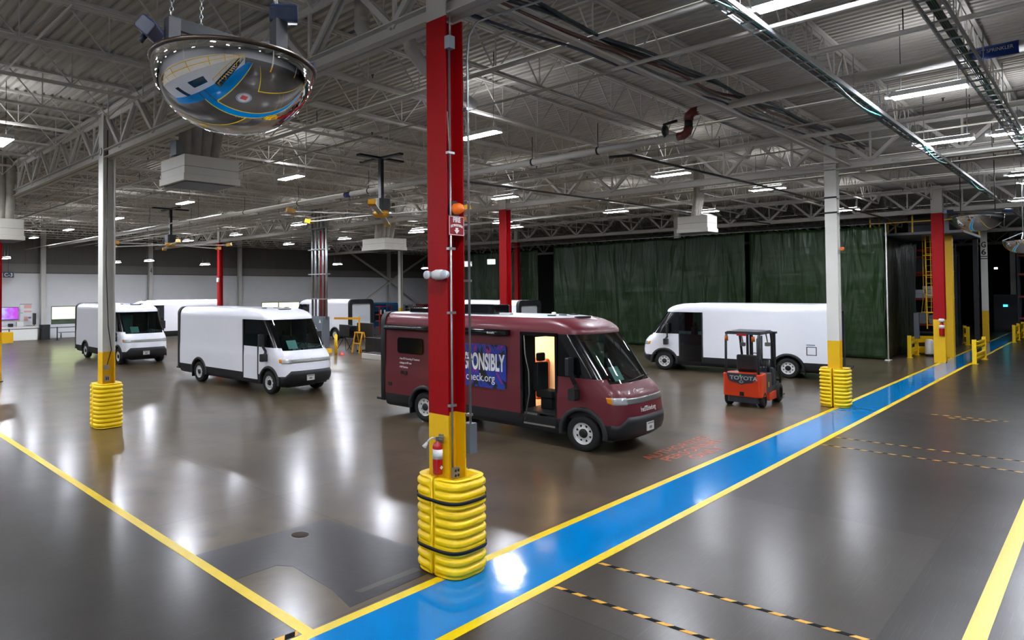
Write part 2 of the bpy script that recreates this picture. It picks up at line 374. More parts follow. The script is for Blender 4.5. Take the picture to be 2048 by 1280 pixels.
# ================================================================ STEEL
def column(name, x, y, lab, kind='white', ztop=8.2, w=.30, yel=1.94):
    """wide-flange column: flanges face +-X, web along X; parts per paint colour"""
    t = thing(name, lab, 'column', (x, y, 0))
    def H(z0, z1):
        return MB().box(-w/2, -w/2+.022, -w/2, w/2, z0, z1).box(w/2-.022, w/2, -w/2, w/2, z0, z1).box(-w/2+.022, w/2-.022, -.01, .01, z0, z1)
    H(.0, yel).obj('yellow_base', M_yel, t)
    if kind == 'red':
        H(yel, 6.95).obj('red_shaft', M_red, t); H(6.95, ztop).obj('column_head', M_steel, t)
    else:
        H(yel, ztop).obj('white_shaft', M_colw, t)
    B('base_plate', M_dark, t, (-.2, .2, -.2, .2, 0, .03))
    B('cap_plate', M_steel, t, (-.2, .2, -.17, .17, ztop, ztop+.03))
    return t
def guard(x, y, lab, straps=True, h=1.2, rz=0):
    t = thing('column_guard', lab, 'column guard', (x, y, 0), rz)
    NZ = 120; NA = 56; R = .365; nr = 10
    for sgn in (1, -1):
        m = MB(); vs = []; fs = []; m.smooth = True
        def rad(a):
            c, s = abs(math.cos(a)), abs(math.sin(a)); n_ = 3.4
            return R/((c**n_+s**n_)**(1/n_))
        rows = []
        for i in range(NZ+1):
            z = .015+(h-.03)*i/NZ; u = (z-.04)/(h-.08)*nr; g = (.5+.5*math.cos(2*PI*u))**2.2
            flat = straps and (abs(z-.34) < .05 or abs(z-.93) < .05)
            if flat: g = .25
            e = min(1, min(z-.0, h-z)/.06); e = math.sqrt(max(0, 1-(1-e)**2))*.12+.88
            rows.append((z, g*.034, e))
        for z, g, e in rows:
            for k in range(NA+1):
                a = .035+(PI-.07)*k/NA; edge = min(1, min(k, NA-k)/4.5)
                rr_ = (rad(a)-g*edge)*e*(.97+.03*min(1, min(k, NA-k)/2))
                vs.append((rr_*math.cos(a), sgn*(rr_*math.sin(a)+.012), z))
        # inner wall
        Wd = NA+1
        for i in range(NZ):
            for k in range(NA): fs.append((i*Wd+k, i*Wd+k+1, (i+1)*Wd+k+1, (i+1)*Wd+k))
        base = len(vs); ri = .22
        for z in (.015, h-.015):
            for k in range(Wd):
                a = PI*k/NA; c, s = math.cos(a), math.sin(a); q = ri/max(abs(c), abs(s))
                vs.append((q*c, sgn*(q*s*.98+.012), z))
        for k in range(NA):
            fs.append((base+k, base+Wd+k, base+Wd+k+1, base+k+1)); fs.append((k, base+k, base+k+1, k+1))
            fs.append((NZ*Wd+k, NZ*Wd+k+1, base+Wd+k+1, base+Wd+k))
        for k in (0, NA):
            for i in range(NZ):
                z0 = i/NZ; pass
            fs.append(tuple([i*Wd+k for i in range(NZ+1)]+[base+Wd+k, base+k]))
        m.add(vs, fs, True)
        o = m.obj('guard_half', M_guard, t)
    if straps:
        for zc in (.34, .93):
            m = MB(); vs = []; 
            for z in (zc-.022, zc+.022):
                for q in (0, .006):
                    for k in range(64):
                        a = 2*PI*k/64; c, s = abs(math.cos(a)), abs(math.sin(a)); rr_ = (R/((c**3.4+s**3.4)**(1/3.4)))+q+.012
                        vs.append((rr_*math.cos(a), rr_*math.sin(a), z))
            fs = []
            for k in range(64):
                j = (k+1) % 64
                fs += [(64+k, 64+j, 192+j, 192+k), (k, j, 64+j, 64+k), (128+k, 128+j, 192+j, 192+k), (k, 128+k, 128+j, j)]
            m.add(vs, fs, True); m.obj('strap', mat('strap_black', '0c0c0d', .6), t)
    return t
c1 = column('steel_column', 6.34, 5.72, 'large red column with yellow base in the centre foreground', 'red', w=.33)
c2 = column('steel_column', 23.3, 5.62, 'white column with yellow base on the walkway edge right of the forklift')
c3 = column('steel_column', 40.25, 5.55, 'red column with yellow base beside the yellow caged ladder', 'red', w=.42, yel=2.0)
c4 = column('steel_column', 57.0, 5.62, 'white column far right painted G6, yellow base', yel=2.0)
c5 = column('steel_column', 6.34, 17.6, 'white column with yellow base at left, in front of the white vans', w=.33)
c6 = column('steel_column', 6.30, 29.3, 'red column cut by the left edge of the picture', 'red')
c7 = column('steel_column', 23.3, 17.6, 'red column rising right behind the red van', 'red', w=.36)
c8 = column('steel_column', 23.3, 30.6, 'red column hidden behind the bundle of grey conduits', 'red')
c9 = column('steel_column', 23.3, 42.6, 'red column behind the roof of the second white van', 'red')
c10 = column('steel_column', 40.2, 29.3, 'thin red column in front of the green curtain gap, behind the nearer red one', 'red')
c11 = column('steel_column', 40.2, 41.6, 'grey-white column with conduits in front of the blue machine at the back wall')
c12 = column('steel_column', 40.2, 17.6, 'white column head showing above the middle green curtain')
for x, y in ((6.34, -6.3), (6.34, 41.2), (-10.7, 5.6), (23.3, -6.3), (74, 5.6)):
    column('steel_column', x, y, 'white column with yellow base standing outside the picture')['group'] = 'columns outside the picture'
guard(6.34, 5.66, 'ribbed yellow column guard with two black straps, nearest in the centre')
guard(6.34, 17.6, 'ribbed yellow column guard without straps around the left white column', False, 1.15)
guard(23.3, 5.62, 'battered ribbed yellow column guard around the white column by the forklift', False, 1.15)
text('G', .5, M_blk, c4, (-.154, .11, 6.02), (PI/2, 0, -PI/2), width=.22, height=.36, bold=.01)
text('6', .5, M_blk, c4, (-.154, .11, 5.56), (PI/2, 0, -PI/2), width=.22, height=.36, bold=.01)
B('painted_band', M_blk, c4, (-.158, .158, -.158, .158, 5.28, 5.33), (-.158, .158, -.158, .158, 5.42, 5.47))
B('band', M_dark, c2, (-.158, .158, -.158, .158, 5.7, 5.75), (-.158, .158, -.158, .158, 6.15, 6.2))

def girder(x, y0, y1, lab, grp):
    t = thing('roof_girder', lab, 'girder', (x, 0, 0), 0, grp)
    B('top_chord', M_steel, t, (-.16, .16, y0, y1, 8.1, 8.2), (-.02, .02, y0, y1, 7.98, 8.1))
    m = MB().box(-.15, -.02, y0, y1, 6.98, 7.0).box(.02, .15, y0, y1, 6.98, 7.0).box(-.04, -.02, y0, y1, 7.0, 7.17).box(.02, .04, y0, y1, 7.0, 7.17)
    m.box(-.15, .15, y0, y1, 7.17, 7.19)
    m.obj('bottom_chord', M_steel, t)
    n = 6; p = (y1-y0)/n
    for i in range(n):
        a, b, c = y0+i*p, y0+(i+.5)*p, y0+(i+1)*p
        MB().beam((-.05, a+.1, 8.05), (-.05, b, 7.15), .05, .09).beam((.05, a+.1, 8.05), (.05, b, 7.15), .05, .09).obj('diagonal', M_steel, t)
        MB().beam((-.05, b, 7.15), (-.05, c-.1, 8.05), .05, .09).beam((.05, b, 7.15), (.05, c-.1, 8.05), .05, .09).obj('diagonal', M_steel, t)
        MB().beam((0, b, 7.1), (0, b, 8.1), .05, .05).obj('upright', M_steel, t)
    return t
for x in (-10.7, 6.34, 23.3, 40.25, 57.0, 74.0):
    ys = [-18.2, -6.3, 5.65, 17.6, 29.3, 41.3, 53.6]
    g0 = None
    for a, b in zip(ys, ys[1:]):
        q = {6.34: 'the centre and left column row', 23.3: 'the forklift column row', 40.25: 'the green curtains and ladder column', 57.0: 'the far G6 column row', -10.7: 'the row behind the camera', 74.0: 'the farthest dark row'}[x]
        girder(x, a, b, 'deep white steel truss girder over '+q, 'roof girders over '+q)
# bar joists along X
def joist(x0, x1, y, proto=[None]):
    L_ = x1-x0
    if proto[0] is None or abs(proto[0][1]-L_) > .01:
        t = thing('roof_joist', 'white open web bar joist running under the corrugated roof deck', 'joist', (x0, y, 0), 0, 'roof joists')
        B('top_chord', M_steel, t, (0, L_, -.07, -.01, 8.29, 8.34), (0, L_, .01, .07, 8.29, 8.34))
        B('bottom_chord', M_steel, t, (.9, L_-.9, -.05, -.01, 7.52, 7.57), (.9, L_-.9, .01, .05, 7.52, 7.57))
        n = 12; p = L_/n; m = MB()
        for i in range(n):
            a, b, c = i*p, (i+.5)*p, (i+1)*p
            m.beam((a+.02, 0, 8.3), (b, 0, 7.55), .022, .022).beam((b, 0, 7.55), (c-.02, 0, 8.3), .022, .022)
        for i in range(n): m.beam(((i+.5)*p, 0, 7.55), ((i+.5)*p, 0, 8.3), .02, .02)
        m.obj('web', M_steel, t); proto[0] = (t, L_)
    else: dup(proto[0][0], (x0, y, 0))
for x0, x1 in ((-10.7, 6.34), (6.34, 23.3), (23.3, 40.25), (40.25, 57.0)):
    y = 5.65-1.985*9
    while y < 53.6:
        joist(x0, x1, y); y += 1.985
    bay = {-10.7: 'in the upper left bay, nearer than the centre column row', 6.34: 'in the bay right behind the centre column row', 23.3: 'in the bay beyond the white forklift column row', 40.25: 'in the dark bay beyond the green curtains'}[x0]
    for o in COL.objects:
        if o.name.startswith('roof_joist') and abs(o.location.x-x0) < .01: o['label'] = 'white open web roof joist '+bay; o['group'] = 'roof joists '+bay.split(',')[0]
# bridging angles and sprinkler branch lines along Y
for i, x in enumerate((-5, .6, 3.5, 9.8, 12.3, 17.2, 19.6, 26.3, 29.2, 32.5, 36, 44, 49)):
    m = MB().box(x-.02, x+.02, -20, 53.8, 7.585, 7.60) if i % 2 else MB().cyl((x, -20, 8.2), (x, 53.8, 8.2), .02, n=6)
    tag(m.obj('bridging_bar', M_steel), 'thin steel bridging bar tying the roof joists together', 'bridging', 'bridging bars between joists')
for i, x in enumerate((2.2, 8.2, 11.2, 18.4, 21.5, 27.5, 31, 34.3)):
    t = thing('sprinkler_pipe', 'thin sprinkler branch pipe with small heads under the joists', 'pipe', (x, 0, 7.44), 0, 'sprinkler branch pipes')
    MB().cyl((0, -20, 0), (0, 53.6, 0), .025, n=7).obj('pipe', mat('pipe_grey', 'a5a199', .5), t)
    y = -1.
    hd = MB()
    while y < 50:
        h_ = MB().cyl((0, y, 0), (0, y, .08), .014, n=6).cyl((0, y, .08), (0, y, .09), .035, n=8)
        h_.obj('sprinkler_head', mat('brass_dark', '4c4230', .4, .6), t); y += 3.4
def hangers(t, x, ys, z, zt=7.55):
    for y in ys: MB().cyl((x, y, z), (x, y, zt), .008, n=5).obj('hanger_rod', M_dark, t)
# big white sprinkler main with red elbow riser at Y~6.4
M_pipe = mat('pipe_white', 'cfccc4', .45, noise=.08)
t = thing('sprinkler_main', 'long white sprinkler main pipe with red elbows crossing under the roof', 'pipe')
X = 14.85
MB().cyl((X, 53, 6.88), (X, 6.42, 6.88), .085, n=14).obj('lower_pipe', M_pipe, t)
MB().cyl((X, 6.0, 7.38), (X, -20, 7.38), .10, n=14).obj('upper_pipe', M_pipe, t)
Mr = mat('elbow_red', '5e140d', .4); 
MB().tube([(X, 6.46, 6.88), (X, 6.34, 6.885), (X, 6.25, 6.95), (X, 6.22, 7.06)], .095, 12).obj('elbow', Mr, t)
MB().tube([(X, 6.22, 7.2), (X, 6.21, 7.30), (X, 6.12, 7.37), (X, 5.97, 7.38)], .10, 12).obj('elbow', Mr, t)
MB().cyl((X, 6.22, 7.03), (X, 6.22, 7.23), .085, n=12).obj('riser', M_dark, t)
MB().tube([(X-.05, 6.72, 6.9), (X-.05, 6.74, 7.2), (X-.05, 6.45, 7.23)], .035, 8).lathe([(.0, -.03), (.12, -.03), (.13, 0), (.12, .03), (0, .03)], (X-.05, 6.72, 7.05), 'y', 14).obj('valve', M_dark, t)
for y in (8.4, 10.3, 13.2, 16.9, 21, 25, 30, 35, 40): MB().lathe([(.09, -.025), (.10, -.02), (.10, .02), (.09, .025)], (X, y, 6.88), 'y', 14).obj('pipe_clamp', M_dark, t)
hangers(t, X, (8.4, 10.3, 13.2, 16.9, 21, 25, 30, 35, 40), 6.95)
MB().lathe([(.088, -.16), (.091, -.16), (.091, .16), (.088, .16)], (X, 18.0, 6.88), 'y', 14).obj('blue_label', mat('label_blue', '1d2a6b', .5), t)
lb = MB().lathe([(.102, -.30), (.106, -.30), (.106, .30), (.102, .30)], (X, 1.28, 7.38), 'y', 16).obj('blue_label', mat('label_blue2', '0b3a92', .5), t)
text('WET SPRINKLER', .085, M_whitet, t, (X-.112, 1.52, 7.35), (PI/2, 0, -PI/2), ext=.001, width=.48)
for i, (x, z, r, y0, y1) in enumerate(((16.6, 6.95, .05, 18, 53), (18.2, 7.1, .045, 20, 53), (13.2, 6.6, .03, 24, 53), (9.0, 7.25, .045, -20, 40), (18.6, 7.2, .05, -20, 16), (25.9, 7.2, .05, -20, 40), (12.1, 7.2, .04, -20, 5.5), (29.8, 7.3, .06, -20, 30), (9.65, 6.93, .03, -20, 5.2), (22.3, 6.93, .03, -20, 4.0))):
    t = thing('ceiling_pipe', 'straight white service pipe running across the hall under the joists', 'pipe', (0,0,0), 0, 'straight ceiling pipes')
    MB().cyl((x, y0, z), (x, y1, z), r, n=9).obj('pipe', M_pipe, t)
    hangers(t, x, range(int(max(y0, 0))+2, int(y1), 5), z)
tag(MB().tube([(15.2, 8.3, 6.75), (15.6, 7.95, 6.8), (25.5, 7.62, 6.85), (39, 7.2, 6.75)], .035, 7).obj('black_conduit', M_blk), 'thin black pipe running right from the white main under the red elbow', 'pipe')
tag(MB().tube([(14.75, 12.9, 6.72), (14.6, 12.6, 6.65), (24, 12.3, 6.75), (39, 12.2, 6.9)], .03, 7).obj('black_conduit', M_blk), 'thin black pipe branching right from the white main behind the red column', 'pipe')
# hose bundle along the C1-C2 row
t = thing('hose_bundle', 'bundle of red, blue and grey hoses sagging from the centre column to the right', 'hose bundle')
for k, (m_, dy, dz, r) in enumerate(((mat('hose_red', '5c2a1e', .5), 0, 0, .03), (mat('hose_blue', '1a2440', .5), .22, -.12, .022), (M_dark, -.06, .05, .035), (mat('hose_teal', '1b2f36', .5), -.15, .06, .025), (mat('hose_grey', '6d6a66', .5), .12, -.03, .02), (M_steel, .3, .05, .03))):
    pts = []
    for i in range(45):
        x = 6.5+i*.42; z = 7.15+(x-6.5)*.035+dz+.05*math.sin(x*1.3+k*1.7)*abs(math.sin(x*.55)); pts.append((x, 5.18+dy+.03*math.sin(x*2+k), z))
    MB().tube(pts, r, 6).obj('hose', m_, t)
B('tray', M_steel, t, (6.6, 25, 5.1, 5.2, 7.05, 7.09))
# teal-cabled tray and darker tray along X
def tray(y, z, x0, x1, lab, teal):
    W = .075 if teal else .11
    t = thing('cable_tray', lab, 'cable tray', (0, y, z))
    B('rail', M_galv, t, (x0, x1, -W-.02, -W, 0, .07), (x0, x1, W, W+.02, 0, .07))
    x = x0; rm = MB().box(0, .03, -W, W, 0, .02).mesh('rung', M_galv)
    while x < x1: r_ = bpy.data.objects.new('rung', rm); COL.objects.link(r_); r_.parent = t; r_.location = (x, 0, 0); x += .45
    for k in range(4):
        pts = [(x0+i*.5, -.045+k*.03, .03+.02*k-(.13 if k == 0 and teal else .0)*max(0, math.sin(i*.42+k))) for i in range(int((x1-x0)/.5))]
        MB().tube(pts, .014, 6).obj('cable', mat('cable_teal', '2f9a97', .35) if (teal and k < 2) else (mat('cable_green', '2c5340', .5) if k < 2 else M_dark), t)
    x = x0+1
    while x < x1: MB().cyl((x, -W, .05), (x, -W, 7.55-z), .007, n=5).cyl((x, W, .05), (x, W, 7.55-z), .007, n=5).obj('hanger_rod', M_galv, t); x += 2.6
tray(3.05, 6.85, 5, 34, 'cable tray with teal cables running away above the walkway', True)
tray(1.42, 6.85, 5, 38, 'cable tray with dark green cables near the upper right corner', False)

# ---------------------------------------------------------------- LED high bay fixtures
def fixture():
    t = thing('high_bay_light', 'glowing white LED high bay light hanging under the roof joists', 'ceiling light', (0,0,0), 0, 'LED high bay lights')
    MB().rbox(-.15, .15, -.53, .53, .006, .10, .03).obj('housing', M_white, t)
    B('deck_fill_panel', M_deckfill, t, (-.13, .13, -.45, .45, .101, .106))  # added glowing panel, not a fixture part; lifts the ceiling brightness
    B('end_cap', M_white, t, (-.05, .05, .52, .64, .01, .07)); 
    m = MB().box(-.14, .14, -.52, .52, -.004, .005); m.obj('diffuser', M_led, t)
    MB().cyl((0, -.4, .1), (0, -.4, 1.36), .006, n=4).cyl((0, .4, .1), (0, .4, 1.36), .006, n=4).obj('hanger_rod', M_dark, t)
    return t
FX = fixture(); FX.location = (11.8, 9.6, 7.0); used = 1
LP = [(11.76,17.03),(11.89,24.55),(11.96,31.9),(12.05,39.4),(12.1,46.5),(3.8,17.3),(3.8,25),(20.4,9.08),(20.58,15.53),(20.6,22.4),(20.44,28.9),(21.1,36.57),(21.05,43.01),
      (28.5,41.6),(28.51,34.96),(27.6,27.0),(28.7,28.3),(28.0,21.31),(30.78,22.62),(28.26,15.13),(26.08,8.19),(31.51,12.48),(35.92,8.15),(15.34,2.19),(9.14,2.45),(20.9,2.7),(20.9,1.35),(28.9,1.7),(31.4,1.6),(37.5,2.3),(46,1.2),(55,1.2),  # last two are unseen lamps added to light the far column
      (3.2,-5.5),(3.2,-13),(13,-14),(-5,33),(-5,41),(-2.5,13),(3.8,2.4),(-2.5,3.5),(-2.5,21),(-2.5,29),(3.8,46),(-13,25),(-13,17),(-5,9.6),(-5,17),(-5,-1.0),(-5,-5.5),(-5,-13),(-13,-5.5),(-13,2),(-13,10),(-5,25),(3.8,32),(3.8,40)]  # unseen lamps; several added to brighten the van sides and left ceiling
for x, y in LP:
    q = ('over the right side of the walkway' if y < 5 else 'between the centre and forklift column rows' if x < 23 and x > 6.5 else 'beyond the forklift column row' if x > 23 else 'nearer than the centre column row')
    dup(FX, (x, y, 7.0), label='white LED high bay light '+q, group='high bay lights '+q)
FX['label'] = 'white LED high bay light between the centre and forklift column rows'; FX['group'] = 'high bay lights between the centre and forklift column rows'
for x, y, z in ((10.4,46,5.6),(17.2,46,5.5),(19.4,45.7,5.65),(23.9,46,5.5),(36.7,46,5.8),(48,46,5.65)):
    o = dup(FX, (x, y, z), label='glowing white LED light hung low in front of the back wall', group='low LED lights by the back wall'); MB().cyl((0, -.4, 1.3), (0, -.4, 8.35-z), .006, n=4).obj('hanger_rod', M_dark, o)
# ================================================================ VANS
M_vanw = mat('van_white', 'eff1f8', .28, coat=.5, noise=.02)
M_vanr = mat('van_maroon', '641b26', .42, coat=.15, noise=.03)
M_clad = mat('cladding', '16181b', .55)
M_bgloss = mat('black_gloss', '07080a', .12)
M_lens = mat('lens', 'c9ccce', .1, .4, noise=.3, nscale=30); M_amber = mat('amber_lens', 'd98a1c', .2)
M_sil = mat('silver_trim', '8f8f8c', .3, .6)
M_seat = mat('seat_black', '101113', .7)
HUBR, HUBF, HUBZ, XR = 0.0, 4.6, .385, -1.48
LV = [(.30,5.40,1.02),(.36,5.50,1.06),(.44,5.57,1.08),(.52,5.60,1.09),(.60,5.62,1.10),(.66,5.62,1.10),(.74,5.62,1.10),(.82,5.61,1.10),(.90,5.60,1.10),(.98,5.585,1.10),
      (1.08,5.57,1.10),(1.19,5.545,1.10),(1.28,5.50,1.095),(1.38,5.42,1.09),(1.48,5.30,1.085),(1.57,5.24,1.085),(1.75,5.12,1.08),(1.95,4.985,1.078),(2.15,4.85,1.075),(2.35,4.715,1.072),
      (2.50,4.61,1.07),(2.57,4.60,1.07),(2.64,4.54,1.06),(2.72,4.42,1.03),(2.79,4.25,.98),(2.845,4.0,.90),(2.87,3.75,.82),(2.88,3.4,.70)]
def lvl(z):
    for (z0, f0, w0), (z1, f1, w1) in zip(LV, LV[1:]):
        if z0 <= z <= z1:
            t = (z-z0)/(z1-z0); return f0+(f1-f0)*t, w0+(w1-w0)*t
    return LV[-1][1:] if z > 2.8 else LV[0][1:]
def frontpt(z, t, off=0.):
    """t in -1..1 across the nose: -1 right side, 1 left side"""
    F, W = lvl(z); F += off; W += off*.6; xa = min(4.95, F-.62)
    a = (1-abs(t))*PI/2; n_ = 2/3.1
    x = xa+(F-xa)*max(0, math.sin(a))**n_; y = W*max(0, math.cos(a))**n_
    return (x, math.copysign(y, t), z)
XS = [XR+i*(.04-XR)/16 for i in range(16)]
XS = [-1.48,-1.2,-.95,-.75,-.62,-.52,-.42,-.3,-.15,0,.15,.3,.42,.52,.62,.75,.95,1.3,1.7,2.1,2.5,2.9,3.05,3.45,3.98]
def ring(z):
    F, W = lvl(z); xa = min(4.95, F-.62); q = min(1., (xa-.01-XR)/(3.98-XR)); side = [(XR+(x-XR)*q, W) for x in XS]; xe = side[-1][0]
    n_ = 12; side += [(xe+(xa-xe)*i/n_, W) for i in range(1, n_)]
    fr = []
    for k in range(0, 33): fr.append(frontpt(z, -1+2*k/32.)[:2])
    return [(x, -y_, z) for x, y_ in side]+[(x, y, z) for x, y in fr]+[(x, y_, z) for x, y_ in reversed(side)]
def body_mesh():
    zs = []
    for (z0, _, _), (z1, _, _) in zip(LV, LV[1:]):
        n_ = 2 if (z1-z0) > .055 and z0 < 1.0 else 1
        zs += [z0+(z1-z0)*i/n_ for i in range(n_)]
    zs.append(2.88); rows = [ring(z) for z in zs]; K = len(rows[0])
    parts = {k: MB() for k in ('body', 'lower_cladding', 'windshield', 'pillar_right', 'pillar_left', 'window_right', 'window_left', 'door_right', 'door_left', 'roof')}
    used = {}
    for i in range(len(zs)-1):
        for k in range(K-1):
            q = [rows[i][k], rows[i][k+1], rows[i+1][k+1], rows[i+1][k]]
            cx, cy, cz = [sum(p[j] for p in q)/4 for j in range(3)]
            side = k < len(XS)+10 or k > K-len(XS)-12
            if abs(cy) > .6 and min(math.hypot(cx-HUBR, cz-HUBZ), math.hypot(cx-HUBF, cz-HUBZ)) < .50: continue
            fr = not side
            s = 'right' if cy < 0 else 'left'
            if cz < .64: n = 'lower_cladding'
            elif 3.05 < cx < 3.98 and side and cz < 1.57: n = 'door_'+s
            elif 3.05 < cx < 3.98 and side and cz < 2.5: n = 'window_'+s
            elif side and cx > 3.98 and 1.57 < cz < 2.5: n = 'pillar_'+s
            elif fr and 1.48 < cz < 2.5 and (cz > 1.57 or abs(cy) < .93): n = 'windshield' if abs(cy) < .93 else 'pillar_'+s
            elif cz > 2.84: n = 'roof'
            else: n = 'body'
            mb = parts[n]; mb.add(q, [(0, 1, 2, 3)], True)
    parts['roof'].add(rows[-1], [tuple(range(K))], False)
    # doors reach lower than the cladding line
    return parts
BP = body_mesh(); BMESH = {}
def vmesh(key, mats):
    kk = (key,)+tuple(m.name for m in mats)
    if kk not in BMESH: BMESH[kk] = BP[key].mesh(key, mats)
    return BMESH[kk]
def linkmesh(me, name, parent):
    o = bpy.data.objects.new(name, me); COL.objects.link(o); o.parent = parent; return o
_c = {}
def cached(key, fn, name, mats, parent):
    if key not in _c: _c[key] = fn().mesh(name, mats)
    return linkmesh(_c[key], name, parent)
M_rimw = mat('rim_white', 'd8d9d8', .35); M_rimb = mat('hub_black', '0a0a0b', .4)
def tyre():
    m = MB(); w_ = .125
    m.lathe([(.235,-w_),(.30,-w_-.012),(.355,-w_),(.385,-w_*.75),(.385,w_*.75),(.355,w_),(.30,w_+.012),(.235,w_)], axis='y', n=36); return m
def rim(s):
    m = MB(); y = s*.085
    m.lathe([(.235,s*.12),(.245,s*.11),(.225,s*.09),(.205,y+s*.006)], axis='y', n=36)
    for k in range(8):
        a = 2*PI*k/8; pts = []
        a0, a1 = a-.20, a+.20
        m.add([(r*math.cos(q), yy, r*math.sin(q)) for yy in (y, y-s*.02) for r, q in ((.13, a-.30), (.13, a+.30), (.21, a1), (.21, a0))],
              [(0,1,2,3), (4,7,6,5), (0,3,7,4), (1,5,6,2)], False)
    m.lathe([(.10, y+s*.01),(.14, y)], axis='y', n=32); m.lathe([(.205, y+s*.006), (.185, y), (.185, y-s*.02)], axis='y', n=36)
    return m
def hub(s):
    m = MB(); m.lathe([(.235, s*.0), (0.001, s*.0)], axis='y', n=24); m.lathe([(.10, s*.09), (.09, s*.125), (.05, s*.13), (.001, s*.13)], axis='y', n=20); return m
def wheel(parent, x, s):
    w_ = cached('tyre', tyre, 'wheel', [M_rub], parent); w_.location = (x, s*.965, HUBZ)
    cached('rim%d' % s, lambda: rim(s), 'rim', [M_rimw], w_); cached('hub%d' % s, lambda: hub(s), 'hub_cap', [M_rimb], w_)
def arch(x, s):
    m = MB(); n = 26; a0 = -.12; R0, R1 = .475, .575; vs = []
    for i in range(n+1):
        a = a0+(PI-2*a0)*i/n; c, sn = math.cos(a), math.sin(a)
        for r, y in ((R0, .95), (R0, 1.125), (R0+.02, 1.14), (R1-.02, 1.13), (R1, 1.095)): vs.append((x+r*c, s*y, HUBZ+r*sn))
    m.add(vs, [(i*5+k, i*5+k+1, i*5+k+6, i*5+k+5) for i in range(n) for k in range(4)], True)
    # wheel housing
    vs = []
    for i in range(n+1):
        a = a0+(PI-2*a0)*i/n; vs += [(x+R0*1.02*math.cos(a), s*.62, HUBZ+R0*1.02*math.sin(a)), (x+R0*1.02*math.cos(a), s*1.09, HUBZ+R0*1.02*math.sin(a))]
    m.add(vs, [(2*i, 2*i+1, 2*i+3, 2*i+2) for i in range(n)], True); m.add(vs, [tuple(range(0, 2*n+2, 2))], False)
    return m
def strip_front(z0f, z1f, t0, t1, off, n=24):
    m = MB(); vs = []
    for i in range(n+1):
        t = t0+(t1-t0)*i/n; za, zb = z0f(t), z1f(t)
        for q in range(5):
            z = za+(zb-za)*q/4; vs.append(frontpt(z, t, off))
        vs.append(frontpt(zb, t, -.02)); vs.append(frontpt(za, t, -.02))
    W = 7
    m.add(vs, [(i*W+k, i*W+(k+1) % W, (i+1)*W+(k+1) % W, (i+1)*W+k) for i in range(n) for k in range(W)], True)
    return m
def bumpz(t):
    a = abs(t); return .82 if a < .45 else (.82-(a-.45)/.2*.18 if a < .65 else .64)
def mirror(s, low=True):
    m = MB()
    m.rbox(4.36, 4.44, min(s*1.16, s*1.38), max(s*1.16, s*1.38), 1.62, 2.02, .03, 'x')
    m.beam((4.42, s*1.25, 1.66), (4.45, s*1.12, 1.44), .05, .08)
    m.rbox(4.40, 4.56, min(s*1.12, s*1.34), max(s*1.12, s*1.34), 1.10, 1.36, .04, 'y')
    m.beam((4.45, s*1.1, 1.45), (4.5, s*1.2, 1.33), .06, .06)
    return m
